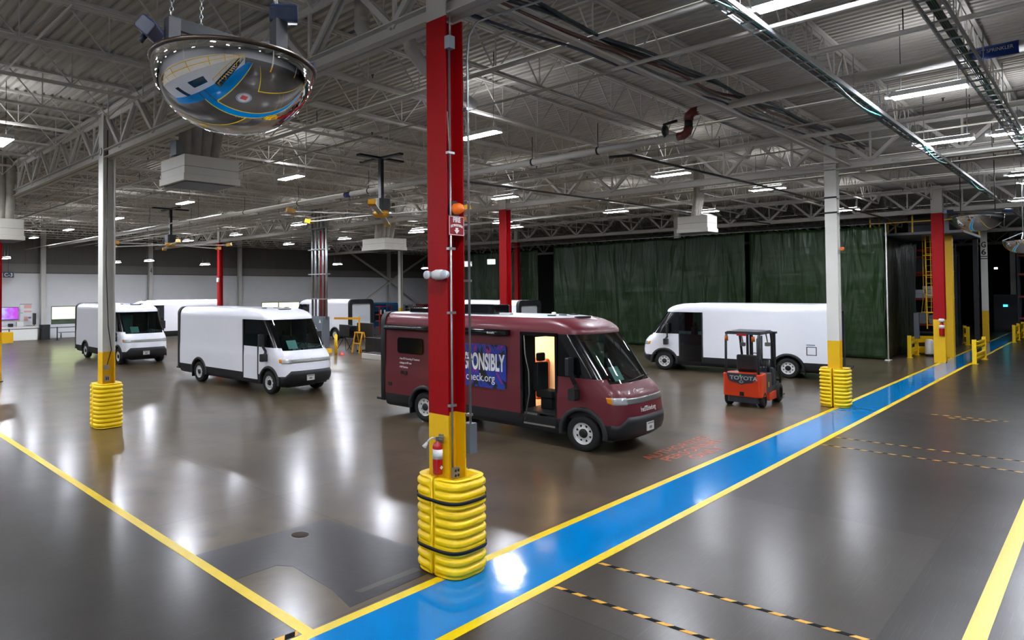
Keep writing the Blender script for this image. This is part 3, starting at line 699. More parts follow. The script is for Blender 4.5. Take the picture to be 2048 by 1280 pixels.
def make_van(name, lab, pos, ang, paint=M_vanw, roof=None, rear_door=None, group=None, door='paint', red=False):
    """pos: ground point under the rear wheel centre on the camera-facing side"""
    t = thing(name, lab, 'van', pos, ang, group); roof = roof or paint
    b = linkmesh(vmesh('body', [paint]), 'body', t); linkmesh(vmesh('roof', [roof]), 'roof', t)
    linkmesh(vmesh('lower_cladding', [M_clad]), 'lower_cladding', t); linkmesh(vmesh('windshield', [M_glass]), 'windshield', t)
    linkmesh(vmesh('pillar_right', [M_bgloss]), 'windshield_pillar', t); linkmesh(vmesh('pillar_left', [M_bgloss]), 'windshield_pillar', t)
    for s, sn in ((-1, 'right'), (1, 'left')):
        if red and s < 0: continue
        dm = paint if door == 'paint' or (door == 'left_black' and s < 0) else M_bgloss
        d = linkmesh(vmesh('door_'+sn, [dm]), 'sliding_door', t); linkmesh(vmesh('window_'+sn, [M_glass]), 'door_window', d)
        W = 1.104
        cached('dj%d%s' % (s, dm.name), lambda: MB().box(3.1, 3.94, s*1.075, s*1.108, .44, .66), 'door_foot', [dm], d)
        cached('ds%d' % s, lambda: MB().box(3.04, 3.09, s*1.08, s*1.112, .42, 2.5).box(3.94, 3.99, s*1.08, s*1.108, .6, 1.6), 'door_seal', [M_clad], d)
    for x in (HUBR, HUBF):
        for s in (-1, 1):
            wheel(t, x, s); cached('arch%g%d' % (x, s), lambda: arch(x, s), 'wheel_arch', [M_clad], t)
    for s in (-1, 1): cached('mir%d' % s, lambda: mirror(s), 'side_mirror', [M_clad], t)
    cached('mud', lambda: MB().box(-.56, -.53, -1.08, -.8, .16, .55).box(-.56, -.53, .8, 1.08, .16, .55), 'mud_flap', [M_clad], t)
    cached('bump', lambda: strip_front(lambda q: .31, bumpz, -.82, .82, .02, 40), 'front_bumper', [M_clad], t)
    cached('bar', lambda: strip_front(lambda q: 1.08, lambda q: 1.20, -.42, .42, .006), 'grille_bar', [M_sil], t)
    for s in (-1, 1):
        cached('head%d' % s, lambda: strip_front(lambda q: 1.065, lambda q: 1.215, s*.42, s*.76, .008), 'headlight', [M_lens], t)
        cached('amb%d' % s, lambda: strip_front(lambda q: 1.07+(abs(q)-.76)*.3, lambda q: 1.215, s*.76, s*.87, .008, 8), 'turn_signal', [M_amber], t)
    cached('wiper', lambda: MB().tube([(5.36, -.5, 1.52), (5.33, 0, 1.56), (5.30, .35, 1.58)], .012, 6).tube([(5.34, .3, 1.53), (5.3, .7, 1.62)], .012, 6), 'wiper', [M_blk], t)
    cached('plate', lambda: MB().box(5.635, 5.655, -.28, .04, .48, .66), 'licence_plate', [mat('plate_white', 'c8c8c2', .5)], t)
    cached('platet', lambda: MB().box(5.656, 5.657, -.26, .02, .62, .65).box(5.656, 5.657, -.18, -.06, .52, .58), 'plate_print', [mat('plate_print', '7d7470', .6)], t)
    cached('seam', lambda: MB().box(5.54, 5.556, -.004, .004, 1.19, 1.21), 'hood_seam', [M_clad], t)
    # rear: black frame with pale roller door
    def rearf():
        m = MB(); W = 1.1; o = []
        def rr2(w_, z0, z1, r, k=6):
            pts = []
            for cx, cy, st in ((w_-r, z1-r, 0), (-w_+r, z1-r, 90)):
                for i in range(k+1):
                    a = math.radians(st+90*i/k); pts.append((cx+r*math.cos(a), cy+r*math.sin(a)))
            pts += [(-w_, z0), (w_, z0)]; return pts
        a = rr2(1.10, .40, 2.89, .28); c = rr2(.86, .74, 2.58, .10); n = len(a)
        vs = [(x, p[0], p[1]) for x in (XR+.01, XR-.17) for p in a]+[(x, p[0], p[1]) for x in (XR-.17, XR-.04) for p in c]
        for i in range(n):
            j = (i+1) % n
            m.add([vs[i], vs[j], vs[n+j], vs[n+i]], [(0,1,2,3)], True); m.add([vs[n+i], vs[n+j], vs[2*n+j], vs[2*n+i]], [(0,1,2,3)], False)
            m.add([vs[2*n+i], vs[2*n+j], vs[3*n+j], vs[3*n+i]], [(0,1,2,3)], False)
        m.box(XR-.45, XR-.1, -1.0, 1.0, .38, .44); return m
    cached('rearf', rearf, 'rear_frame', [M_clad], t)
    cached('rdoor', lambda: MB().box(XR-.05, XR-.03, -.86, .86, .74, 2.58), 'roller_door', [mat('roller_door', 'c9ced2', .5)], t)
    cached('under', lambda: MB().box(XR, 5.2, -.95, .95, .27, .42).box(-1.2, 5.0, -.6, .6, .2, .3), 'underbody', [M_blk], t)
    # interior
    cached('ifloor', lambda: MB().box(3.0, 4.9, -1.0, 1.0, .66, .70).box(3.9, 5.25, -1.0, 1.0, .7, 1.0), 'cab_floor', [M_clad], t)
    cached('dash', lambda: MB().prism([(4.55, 1.0), (4.6, 1.36), (5.12, 1.44), (5.12, 1.0)], -.76, .76, 'y'), 'dashboard', [M_seat], t)
    cached('steer', lambda: MB().tube([(4.42+.07*math.sin(a), .45+.2*math.cos(a), 1.45+.2*math.sin(a)) for a in [2*PI*i/20 for i in range(20)]], .016, 6, True).beam((4.42, .45, 1.45), (4.65, .45, 1.3), .05, .05), 'steering_wheel', [M_blk], t)
    cached('seatd', lambda: MB().rbox(3.55, 4.05, .2, .7, 1.08, 1.22, .06).rbox(3.45, 3.6, .2, .7, 1.2, 1.85, .06, 'x').rbox(3.47, 3.57, .33, .57, 1.87, 2.05, .04, 'x').box(3.65, 3.95, .3, .6, .7, 1.08), 'driver_seat', [M_seat], t)
    cached('paper', lambda: MB().prism([(5.14, 1.52), (5.15, 1.52), (4.985, 1.80), (4.975, 1.80)], -.66, -.26, 'y'), 'dash_paper', [mat('paper', 'dcebe8', .7)], t)
    if not red:
        cached('bulk', lambda: MB().box(3.0, 3.03, -1.04, 1.04, .66, 2.5).box(3.0, 3.03, -.8, .8, 2.5, 2.74), 'bulkhead', [mat('bulkhead', '2a2d31', .7)], t)
        cached('bdoor', lambda: MB().box(3.035, 3.05, -.35, .25, .8, 2.3), 'bulkhead_door', [mat('bulk_door', '8c9296', .5)], t)
        cached('ext', lambda: MB().cyl((3.12, -.45, 1.55), (3.12, -.42, 1.85), .06, n=10), 'extinguisher', [mat('ext_red', 'c22a18', .4)], t)
    m = MB()
    for y in (-.5, 0, .5): m.rbox(3.42, 3.60, y-.06, y+.06, 2.875, 2.90, .03)
    m.box(3.95, 4.1, -.25, .25, 2.83, 2.865)
    if 'rooft' not in _c: _c['rooft'] = m.mesh('marker_lamp', [M_clad])
    linkmesh(_c['rooft'], 'marker_lamp', t)
    return t
def vpos(hx, hy, ang, side):
    """van origin (centreline, rear axle) from the point hx,hy on the visible side plane; side=-1 right side seen, 1 left side seen"""
    nx, ny = -math.sin(ang), math.cos(ang)   # van's left
    return (hx-side*nx*1.08, hy-side*ny*1.08, 0)
R_ = math.radians
a = R_(-88.4); redv = make_van('step_van', 'maroon van with an open side door, awning and a blue lettered panel', vpos(12.8, 12.35, a, -1), a, M_vanr, mat('roof_white', 'cfd2d6', .35), red=True)
a = R_(-87.); v2 = make_van('step_van', 'white van parked nearest the left column, whole right side and nose in view', vpos(12.14, 23.85, a, -1), a)
a = R_(-90); v3 = make_van('step_van', 'white van partly hidden behind the left white column', vpos(12.14, 36.78, a, -1), a)
a = R_(180); v4 = make_van('step_van', 'white van side-on against the back wall behind two other vans', (23.7, 47.1, 0), a, door='left_black')
a = R_(90); v5 = make_van('step_van', 'white van far back with black rear frame, beside the conduit bundle', vpos(29.0, 36.66, a, 1), a, door='left_black')
a = R_(91); v6 = make_van('step_van', 'white van whose roof and rear show above the maroon van', vpos(30.5, 23.8, a, 1), a, door='left_black')
a = R_(98); v7 = make_van('step_van', 'white van in front of the green curtains behind the forklift', vpos(29.2, 8.6, a, 1), a, door='left_black')
# ---- details of single vans
B('charge_flap', M_clad, v7, (-.95, -.62, 1.10, 1.106, .92, .945), (-.95, -.62, 1.10, 1.106, 1.225, 1.25), (-.95, -.925, 1.10, 1.106, .945, 1.225), (-.645, -.62, 1.10, 1.106, .945, 1.225))
B('charge_label', mat('label_green', '2d6a86', .5), v7, (-.9, -.62, 1.10, 1.104, 1.30, 1.33))
# red van
MB().cyl((-1.38, -1.2, 2.48), (2.75, -1.2, 2.48), .075, n=16).box(-1.38, 2.75, -1.17, -1.08, 2.42, 2.55).obj('awning', M_bgloss, redv)
text('dometic', .07, M_whitet, redv, (2.2, -1.277, 2.45), (PI/2, 0, 0), ext=.001)
MB().rbox(.72, 2.0, -.75, .05, 2.88, 3.12, .12).obj('roof_air_conditioner', M_bgloss, redv, bevel=.03); MB().rbox(-.95, -.1, -.7, 0, 2.88, 3.0, .1).obj('roof_hatch', M_bgloss, redv, bevel=.02)
MB().lathe([(.001, .07), (.05, .06), (.06, 0)], (3.2, .1, 2.88), n=12).obj('roof_fitting', M_white, redv); MB().box(2.2, 2.5, -.75, -.6, 2.88, 2.93).obj('roof_vent', M_white, redv)
MB().rbox(-.98, -.04, -1.112, -1.09, 1.77, 2.20, .08, 'y').obj('side_window', M_bgloss, redv)
def decal_mat():
    m = bpy.data.materials.new('decal_swirl'); m.use_nodes = True; nt = m.node_tree; N = nt.nodes; L = nt.links; b = N['Principled BSDF']
    tc = N.new('ShaderNodeTexCoord'); wv = N.new('ShaderNodeTexNoise'); wv.inputs['Scale'].default_value = .95; wv.inputs['Detail'].default_value = 2.0; wv.inputs['Distortion'].default_value = 2.2
    mp = N.new('ShaderNodeMapping'); mp.inputs['Scale'].default_value = (2.6, 1, 1.3); L.new(tc.outputs['Object'], mp.inputs[0]); L.new(mp.outputs[0], wv.inputs['Vector'])
    cr = N.new('ShaderNodeValToRGB'); cr.color_ramp.interpolation = 'CONSTANT'; e = cr.color_ramp.elements
    e[0].position = 0; e[0].color = (*hexc('15151f'), 1); e[1].position = .40; e[1].color = (*hexc('1d3f9a'), 1)
    for p, c in ((.50, '2233a0'), (.56, '6a2a8c'), (.61, 'a02a7c'), (.66, '241a4a'), (.70, '1d4fb0')):
        q = e.new(p); q.color = (*hexc(c), 1)
    L.new(wv.outputs['Fac'], cr.inputs[0]); L.new(cr.outputs[0], b.inputs['Base Color']); b.inputs['Roughness'].default_value = .45; return m
dc = MB().rbox(.32, 2.64, -1.113, -1.09, 1.12, 2.17, .06, 'y').obj('decal_panel', decal_mat(), redv)
text('LOVE', .6, M_whitet, dc, (.36, -1.116, 1.555), (PI/2, 0, 0), width=.66, height=.42, bold=.02, ext=.001)
text('RESPONSIBLY', .6, M_whitet, dc, (1.13, -1.116, 1.555), (PI/2, 0, 0), width=1.48, height=.42, bold=.02, ext=.001)
text('freeSTD', .27, M_whitet, dc, (.74, -1.116, 1.27), (PI/2, 0, 0), width=.66, ext=.001)
text('check.org', .27, M_whitet, dc, (1.44, -1.116, 1.27), (PI/2, 0, 0), width=.87, ext=.001)
for i, s in enumerate(('- Free STD Screening & Treatment', '- Linkage to HIV care', '- PrEP Services')):
    text(s, .075, M_whitet, redv, (-.92, -1.104, 1.60-i*.115), (PI/2, 0, 0), sx=.72, ext=.001, bold=.001)
MB().rbox(-.86, -.76, -1.115, -1.09, 1.2, 1.3, .03, 'y').rbox(-.72, -.62, -1.12, -1.09, 1.18, 1.3, .04, 'y').rbox(-1.35, -1.22, -1.115, -1.09, .84, .94, .02, 'y').obj('service_port', M_blk, redv)
# open door: slid back leaf edge, rail, step, lit rear cabin
MB().tube([(3.12, -1.07, 2.45), (3.16, -1.09, 2.0), (3.26, -1.1, 1.6), (3.27, -1.1, 1.1), (3.14, -1.08, .5)], .014, 6).obj('grab_rail', M_sil, redv)
Mst = mat('step_steel', 'a8a8a4', .3, .85, noise=.15, nscale=12)
B('entry_step', Mst, redv, (3.1, 3.92, -1.08, -.75, .40, .44), (3.1, 3.92, -.76, -.74, .44, .66), (3.1, 3.45, -1.06, -.95, .44, .66))
B('door_frame', M_bgloss, redv, (3.03, 3.09, -1.1, -1.0, .42, 2.5), (3.94, 4.0, -1.1, -1.0, .42, 2.5), (3.03, 4.0, -1.1, -1.0, 2.44, 2.52))
Mcr = mat('cabin_cream', 'd8c8ac', .6)
B('cabin_wall', Mcr, redv, (.2, 3.0, 1.0, 1.03, .7, 2.6), (.2, .23, -1.0, 1.0, .7, 2.6), (2.9, 2.96, .9, 1.03, .7, 2.6))
B('partition', M_seat, redv, (2.97, 3.0, -1.05, -.42, .7, 2.6), (2.97, 3.0, .55, 1.03, .7, 2.6), (2.97, 3.0, -.42, .55, 2.35, 2.6))
B('cabin_floor', mat('cabin_floor', 'b49a78', .4), redv, (.2, 3.0, -1.0, 1.0, .66, .70))
B('cabin_cabinet', mat('cabin_white', 'e6dccb', .4), redv, (.3, 1.6, .5, 1.0, .7, 2.5), bevel=.01)
B('cabin_bench', mat('bench_orange', 'c8603c', .6), redv, (1.65, 2.5, .45, 1.0, .7, 1.15), (1.65, 2.5, .85, 1.0, 1.15, 1.7), bevel=.03)
B('cabin_panel', M_blk, redv, (.9, 1.0, .47, .5, 1.9, 2.15), (.9, 1.0, .47, .5, 1.7, 1.82))
B('cabin_lamp', mat('cabin_led', 'ffffff', .5, emit='ffe2b8', es=60), redv, (.6, 2.6, -.05, .25, 2.56, 2.58))
MB().rbox(3.18, 3.63, -.72, -.26, .98, 1.14, .06).rbox(3.12, 3.26, -.72, -.26, 1.1, 1.78, .06, 'x').rbox(3.14, 3.24, -.62, -.36, 1.8, 2.0, .05, 'x').box(3.25, 3.55, -.6, -.4, .7, 1.0).obj('passenger_seat', M_seat, redv, bevel=.02)
text('BRIGHTDROP', .075, M_whitet, redv, (5.478, -.36, 1.30), (R_(62), 0, PI/2), width=.34, ext=.001)
MB().tube([(5.47, -.46+.045*math.cos(a_), 1.33+.045*math.sin(a_)) for a_ in [PI*.25+1.55*PI*i/10 for i in range(10)]], .006, 5).obj('emblem', M_whitet, redv)
text('free', .15, M_whitet, redv, (5.606, -.46, .90), (R_(86), 0, PI/2), width=.16, ext=.001)
text('STD', .15, M_whitet, redv, (5.612, -.295, .90), (R_(86), 0, PI/2), width=.16, ext=.001, bold=.003)
text('check.org', .15, M_whitet, redv, (5.612, -.13, .90), (R_(86), 0, PI/2), width=.36, ext=.001)
text('BRIGHTDROP', .08, mat('emboss', 'a8606c', .5), redv, (4.57, -.3, 2.6), (R_(60), 0, PI/2), sx=1.1, ext=.001)
# ================================================================ FORKLIFT
M_or = mat('forklift_orange', 'd63c12', .4, coat=.2); M_fg = mat('forklift_grey', '2e333b', .45)
fk = thing('forklift', 'orange and dark grey forklift parked between the maroon van and the white column', 'forklift', (21.15, 7.45, 0), R_(3))
# counterweight: curved rear panel
m = MB(); m.rbox(.0, .62, -.52, .52, .30, .98, .10, 'z', 6)
m.obj('counterweight', M_or, fk, bevel=.03)
m = MB(); pts = [(-.40, .985), (-.36, .80), (-.30, .74), (-.10, .70), (0, .66), (.10, .70), (.30, .74), (.36, .80), (.40, .985)]
m.prism(pts, -.018, .05, 'x'); cp = m.obj('rear_plate', M_fg, fk)
text('TOYOTA', .155, mat('letter_silver', 'b9bcc0', .35, .4), cp, (-.021, .31, .805), (PI/2, 0, -PI/2), sx=1.15, bold=.004, ext=.004)
MB().tube([(-.022, .055*math.cos(a), .745+.035*math.sin(a)) for a in [2*PI*i/16 for i in range(16)]], .006, 5, True).tube([(-.022, .025*math.cos(a), .745+.035*math.sin(a)) for a in [2*PI*i/12 for i in range(12)]], .005, 5, True).obj('emblem', mat('letter_silver'), cp)
B('sticker', mat('sticker_green', '4cdb3a', .5), cp, (-.024, -.02, .0, .05, .90, .95))
B('tow_pin', M_blk, fk, (-.02, .05, -.06, .05, .33, .45))
MB().rbox(.05, .6, -.42, .42, .12, .32, .1, 'z').obj('lower_chassis', M_fg, fk, bevel=.02)
B('side_panel', M_fg, fk, (.62, 1.15, -.50, .50, .36, .95), bevel=.02)
MB().box(.615, .63, -.50, .5, .3, .97).obj('panel_gap', M_blk, fk)
B('side_label', mat('label_yellow', 'd8c23a', .5), fk, (.78, .86, -.506, -.50, .55, .70))
B('floor_plate', M_fg, fk, (1.15, 1.75, -.48, .48, .36, .52), bevel=.01)
B('lower_side', M_or, fk, (.82, 1.60, -.52, .52, .14, .38), bevel=.02)
B('front_cowl', M_fg, fk, (1.55, 1.78, -.45, .45, .5, 1.05), bevel=.03)
B('seat', M_seat, fk, (.55, 1.08, -.26, .26, .98, 1.10), bevel=.03); B('seat_back', M_seat, fk, (.45, .60, -.27, .27, 1.05, 1.50), bevel=.04)
MB().tube([(1.45+.07*math.sin(a), .05+.17*math.cos(a), 1.33+.15*math.sin(a)) for a in [2*PI*i/18 for i in range(18)]], .014, 6, True).beam((1.45, .05, 1.33), (1.62, .05, 1.05), .04, .04).obj('steering_wheel', M_blk, fk)
for y in (-.30, -.22, -.14): MB().cyl((1.55, y, 1.03), (1.5, y, 1.25), .012, n=6).lathe([(.001, .03), (.025, .01), (.001, -.02)], (1.5, y, 1.27), n=8).obj('lever', M_blk, fk)
MB().cyl((1.2, -.4, .95), (1.2, -.4, 1.32), .05, n=8).obj('console_post', M_blk, fk)
for s in (-1, 1):
    MB().tube([(.06, s*.44, .98), (.10, s*.44, 2.05), (.16, s*.44, 2.14)], .035, 8).obj('rear_pillar', M_fg, fk)
    MB().tube([(1.70, s*.44, 1.02), (1.38, s*.44, 2.08), (1.30, s*.44, 2.15)], .035, 8).obj('front_pillar', M_fg, fk)
m = MB().box(.12, 1.42, -.47, -.41, 2.13, 2.19).box(.12, 1.42, .41, .47, 2.13, 2.19).box(.12, .18, -.47, .47, 2.13, 2.19).box(1.36, 1.42, -.47, .47, 2.13, 2.19)
for i in range(6): m.box(.3+i*.18, .33+i*.18, -.42, .42, 2.15, 2.20)
m.box(.16, 1.40, -.44, .44, 2.20, 2.215); m.obj('overhead_guard', M_fg, fk)
B('tail_light', mat('tail_red', 'b01a1a', .3), fk, (.09, .12, -.12, .14, 2.09, 2.15))
for x, y in ((.08, .42), (.1, -.30)): MB().cyl((x, y, 1.93), (x, y, 2.08), .05, .045, n=12).obj('beacon', mat('beacon_amber', 'b5531a', .25), fk)
for x, y in ((.9, .22), (1.35, -.34)): MB().rbox(x, x+.08, y-.07, y+.07, 1.72, 1.84, .03, 'x').beam((x+.04, y, 1.84), (x+.04, y+.05, 2.14), .03, .03).obj('work_lamp', M_sil, fk)
def fwheel(x, y, r, w_):
    q = MB().lathe([(r*.55, -w_), (r*.9, -w_), (r, -w_*.7), (r, w_*.7), (r*.9, w_), (r*.55, w_)], axis='y', n=26).obj('wheel', M_rub, fk, (x, y, r))
    MB().lathe([(r*.55, -w_*.8), (r*.3, -w_*.5), (.001, -w_*.5)], axis='y', n=18).lathe([(r*.55, w_*.8), (r*.3, w_*.5), (.001, w_*.5)], axis='y', n=18).obj('rim', M_dark, q)
for s in (-1, 1): fwheel(.36, s*.44, .23, .08); fwheel(1.82, s*.46, .29, .10)
for s in (-1, 1): MB().box(2.0, 2.1, s*.30-.04, s*.30+.04, .08, 2.10).box(1.92, 1.98, s*.38-.03, s*.38+.03, .1, 2.12).obj('mast_rail', M_dark, fk)
B('mast_crossbar', M_dark, fk, (1.9, 2.12, -.42, .42, 2.08, 2.14), (1.94, 2.08, -.3, .3, 1.2, 1.28), (1.94, 2.08, -.3, .3, .5, .6))
MB().cyl((1.96, 0, .2), (1.96, 0, 2.0), .05, n=10).cyl((2.0, .12, .2), (2.0, .12, 1.9), .02, n=6).obj('lift_cylinder', M_dark, fk)
B('fork_carriage', M_dark, fk, (2.12, 2.18, -.5, .5, .25, .32), (2.12, 2.18, -.5, .5, .60, .67), (2.12, 2.16, -.5, -.45, .25, 1.1), (2.12, 2.16, .45, .5, .25, 1.1), (2.12, 2.16, -.02, .02, .25, 1.1))
for s in (-1, 1): B('fork', M_dark, fk, (2.18, 2.22, s*.28-.06, s*.28+.06, .05, .68), (2.2, 3.2, s*.28-.06, s*.28+.06, .05, .09))

# ================================================================ CENTRE COLUMN FITTINGS (each hangs on the column)
CX, CY = 6.34, 5.72
t = thing('fire_extinguisher', 'red fire extinguisher hung on the yellow base of the centre column', 'fire extinguisher', (6.095, 5.665, 1.22))
Mex = mat('extinguisher_red', 'b80d12', .25, coat=.4)
MB().lathe([(.001, 0), (.055, 0), (.062, .01), (.062, .34), (.05, .38), (.02, .40), (.02, .42)], n=24).obj('cylinder', Mex, t)
MB().lathe([(.0625, .19), (.0632, .19), (.0632, .31), (.0625, .31)], n=24).obj('paper_label', mat('label_white', 'd9d9d6', .5, noise=.35, nscale=60), t)
MB().prism([(-.03, .09), (0, .065), (.03, .09), (0, .115)], -.0635, -.062, 'y').obj('diamond_mark', M_white, t)
MB().cyl((0, 0, .41), (0, 0, .45), .025, n=10).beam((-.03, 0, .455), (.03, -.09, .47), .025, .012).beam((-.02, 0, .44), (.0, -.08, .43), .02, .01).obj('valve', M_sil, t)
MB().tube([(0, .02, .43), (-.03, .06, .44), (-.05, .10, .41), (-.07, .125, .36)], .012, 6).cyl((-.065, .115, .38), (-.085, .15, .32), .014, .03, n=10).obj('hose', M_white, t)
B('wall_hook', M_sil, t, (.05, .08, -.03, .03, .38, .48))
t = thing('fire_extinguisher_sign', 'small red fire extinguisher sign with a white arrow on the centre column', 'sign', (6.175, 5.52, 4.18))
B('plate', mat('sign_red', '8e0f1c', .4), t, (0, .29, 0, .008, 0, .25))
B('border', M_whitet, t, (.008, .282, -.002, 0, .008, .014), (.008, .282, -.002, 0, .236, .242), (.008, .014, -.002, 0, .014, .236), (.276, .282, -.002, 0, .014, .236))
text('FIRE', .085, M_whitet, t, (.145, -.002, .17), (PI/2, 0, 0), align='CENTER', bold=.003, sx=.9)
for i, ch in enumerate('EXTINGUISHER'):
    q = (i-5.5)/5.5; text(ch, .042, M_whitet, t, (.145+q*.105, -.002, .118-q*q*.018), (PI/2, -q*.3 if False else 0, 0), align='CENTER', bold=.001, sx=.8)
MB().prism([(.12, .10), (.17, .10), (.17, .07), (.195, .07), (.145, .022), (.095, .07), (.12, .07)], -.003, -.001, 'y').obj('arrow', M_whitet, t)
t = thing('warning_beacon', 'orange warning beacon above the fire sign on the centre column', 'beacon', (6.32, 5.50, 4.52))
MB().cyl((0, .1, 0), (0, .04, 0), .10, n=18).obj('back_plate', M_blk, t)
MB().lathe([(.001, -.07), (.05, -.065), (.068, -.03), (.07, .04)], axis='y', n=20).obj('lens', mat('beacon_orange', 'd4641c', .2, emit='e06818', es=.25), t, (0, 0, 0))
MB().tube([(-.02, .1, .1), (-.08, .05, .5), (-.16, .02, 1.2)], .006, 5).obj('cable', mat('cable_tan', '9a7a68', .6), t)
t = thing('emergency_light', 'white twin-head emergency light on the centre column', 'emergency light', (6.09, 5.60, 3.69))
MB().lathe([(.001, -.12), (.045, -.105), (.065, -.03), (.065, .06), (.045, .12), (.001, .125)], axis='y', n=18).obj('housing', M_white, t)
for y in (-.12, .17): MB().lathe([(.001, .02), (.045, .015), (.055, -.03), (.05, -.05), (.001, -.045)], (-.02, y, .0), 'x', 16).obj('lamp_head', mat('lamp_head', 'c9cdd2', .3), t)
t = thing('conduit', 'thin white conduit running down the web of the centre column', 'conduit')
MB().tube([(6.225, 5.535, 1.28), (6.225, 5.535, 2.3), (6.22, 5.535, 6.55)], .014, 8).obj('pipe', M_galv, t)
for z in (2.05, 3.2, 4.0, 5.2): B('strap', M_galv, t, (6.17, 6.29, 5.515, 5.56, z, z+.03))
t = thing('conduit', 'long grey conduit down the right edge of the centre column, curving at the roof', 'conduit')
MB().tube([(6.53, 5.50, 1.8), (6.53, 5.50, 6.5), (6.54, 5.48, 6.75), (6.6, 5.4, 6.92), (6.75, 5.2, 7.0), (6.9, 4.6, 7.03), (7.0, 3, 7.05)], .016, 8).obj('pipe', M_galv, t)
for z in (1.9, 2.6, 3.6, 4.6, 5.8): B('strap', M_galv, t, (6.49, 6.57, 5.49, 5.56, z, z+.03))
B('disconnect_box', M_gray, None, (6.52, 6.66, 5.50, 5.62, 1.42, 1.80), bevel=.006)
tag(bpy.data.objects['disconnect_box'], 'narrow grey electrical box on the right side of the centre column', 'electrical box')
t = thing('junction_box', 'small grey junction box high on the red centre column', 'junction box', (6.22, 5.50, 6.52))
B('body', mat('jbox_grey', '8f999f', .4), t, (-.06, .05, -.02, .06, 0, .16), bevel=.004); MB().cyl((0, .02, .16), (0, .02, .5), .012, n=8).obj('stub', M_galv, t)
t = thing('outlet_box', 'grey four-socket power outlet low on the centre column', 'outlet', (6.26, 5.515, 1.17))
B('body', M_galv, t, (-.055, .055, -.02, .03, 0, .13), bevel=.004)
m = MB()
for x in (-.025, .025):
    for z in (.035, .095): m.cyl((x, -.021, z), (x, -.024, z), .018, n=12)
m.obj('sockets', M_blk, t)
t = thing('outlet_box', 'power outlet and hanging black cable low on the left white column', 'outlet', (6.28, 17.40, 1.2))
B('body', M_galv, t, (-.06, .06, -.02, .03, 0, .14), (-.07, .05, -.02, .03, .3, .42), bevel=.004); MB().tube([(0, 0, .4), (.1, -.03, .8), (.02, -.02, 1.4), (-.03, 0, 3), (0, 0, 6.5)], .012, 6).obj('cable', M_blk, t)
B('sockets', M_blk, t, (-.035, -.01, -.024, -.02, .03, .11), (.01, .035, -.024, -.02, .03, .11))
t = thing('conduit', 'round conduit box and stub at the head of the left white column', 'conduit', (6.18, 17.6, 7.15))
MB().lathe([(.09, -.02), (.11, 0), (.09, .02)], axis='x', n=16).obj('ring', M_dark, t)
t = thing('fire_extinguisher', 'red fire extinguisher hung on the column beside the caged ladder', 'fire extinguisher', (39.98, 5.45, 1.25))
MB().lathe([(.001, 0), (.09, 0), (.1, .01), (.1, .5), (.06, .58), (.03, .62)], n=18).obj('cylinder', Mex, t); MB().lathe([(.102, .35), (.104, .35), (.104, .5), (.102, .5)], n=18).obj('paper_label', mat('label_white'), t)
MB().lathe([(.001, .66), (.1, .64), (.12, .74), (.08, .8), (.001, .8)], n=12).obj('hose', M_white, t)
for x, y, z, lab in ((6.17, 29.1, 1.75, 'white box on the column at the left edge'), (23.12, 42.5, 4.15, 'grey box on the red column behind the second van'), (23.3, 5.46, 4.6, 'small orange beacon box on the white column right of the forklift')):
    tag(B('wall_box', mat('beacon_orange') if x > 23 and y < 10 else M_white, None, (x-.1, x, y-.12, y+.12, z, z+.3) if x < 23.2 and not (y < 10 and x > 20) else (x, x+.1, y-.1, y-.02, z, z+.1), bevel=.01), lab, 'box')
tag(B('yellow_box', M_yel, None, (6.45, 6.85, 29.1, 29.4, 1.5, 1.93)), 'yellow box mounted beside the column at the left edge', 'box')

# ================================================================ DOME MIRRORS
def dome(loc, r, lab, tilt=(0, 0, 0)):
    t = thing('dome_mirror', lab, 'safety mirror', loc); t.rotation_euler = tilt
    MB().lathe([(r*math.cos(a), -.80*r*math.sin(a)) for a in [PI/2*i/28 for i in range(29)]], n=72).obj('dome', M_chrome, t)
    MB().lathe([(r-.005, .0), (r+.014, .004), (r+.016, .022), (r-.005, .026), (r-.005, 0)], n=72).obj('rim', mat('rim_bronze', '4e4238', .3, .7), t)
    MB().lathe([(.001, .03), (r*.98, .026)], n=48).obj('back_plate', mat('mirror_back', '9b9b9b', .4, .5), t); return t
big = dome((2.10, 3.66, 4.885), .50, 'large chrome half-dome safety mirror hanging at upper left', (R_(2.4), R_(2.6), 0))
M_brk = mat('bracket_dark', '10131b', .5)
h = thing('mirror_hanger', 'dark steel frame with blue floodlights holding the big dome mirror', 'hanger frame', (2.10, 3.66, 4.915))
B('post', M_brk, h, (-.32, -.24, .24, .31, .02, .30)); B('post', M_brk, h, (.05, .13, -.40, -.33, .02, .19))
MB().beam((-.30, .28, .28), (.50, .16, .20), .03, .08).obj('cross_bar', M_brk, h); MB().beam((-.29, .29, .05), (.10, -.38, .05), .03, .05).obj('base_bar', M_brk, h)
MB().beam((.48, .17, .03), (.48, .17, .20), .05, .05).obj('post', M_brk, h)
M_spot = mat('spot_blue', '0a1c38', .3)
for (x, y, z, rx, rz) in ((-.36, .43, .26, .7, .8), (.13, -.36, .24, .25, -.6), (.66, .18, .16, .4, -.8)):
    sp = MB().rbox(-.085, .085, -.06, .06, -.05, .05, .02, 'x').obj('floodlight', M_spot, h, (x, y, z), (rx, 0, rz), bevel=.008)
    MB().box(-.07, .07, -.045, .045, .0505, .053).obj('lens', mat('spot_lens', '5b6c8c', .1), sp); MB().cyl((0, 0, -.1), (0, 0, -.05), .02, n=8).obj('knuckle', M_brk, sp)
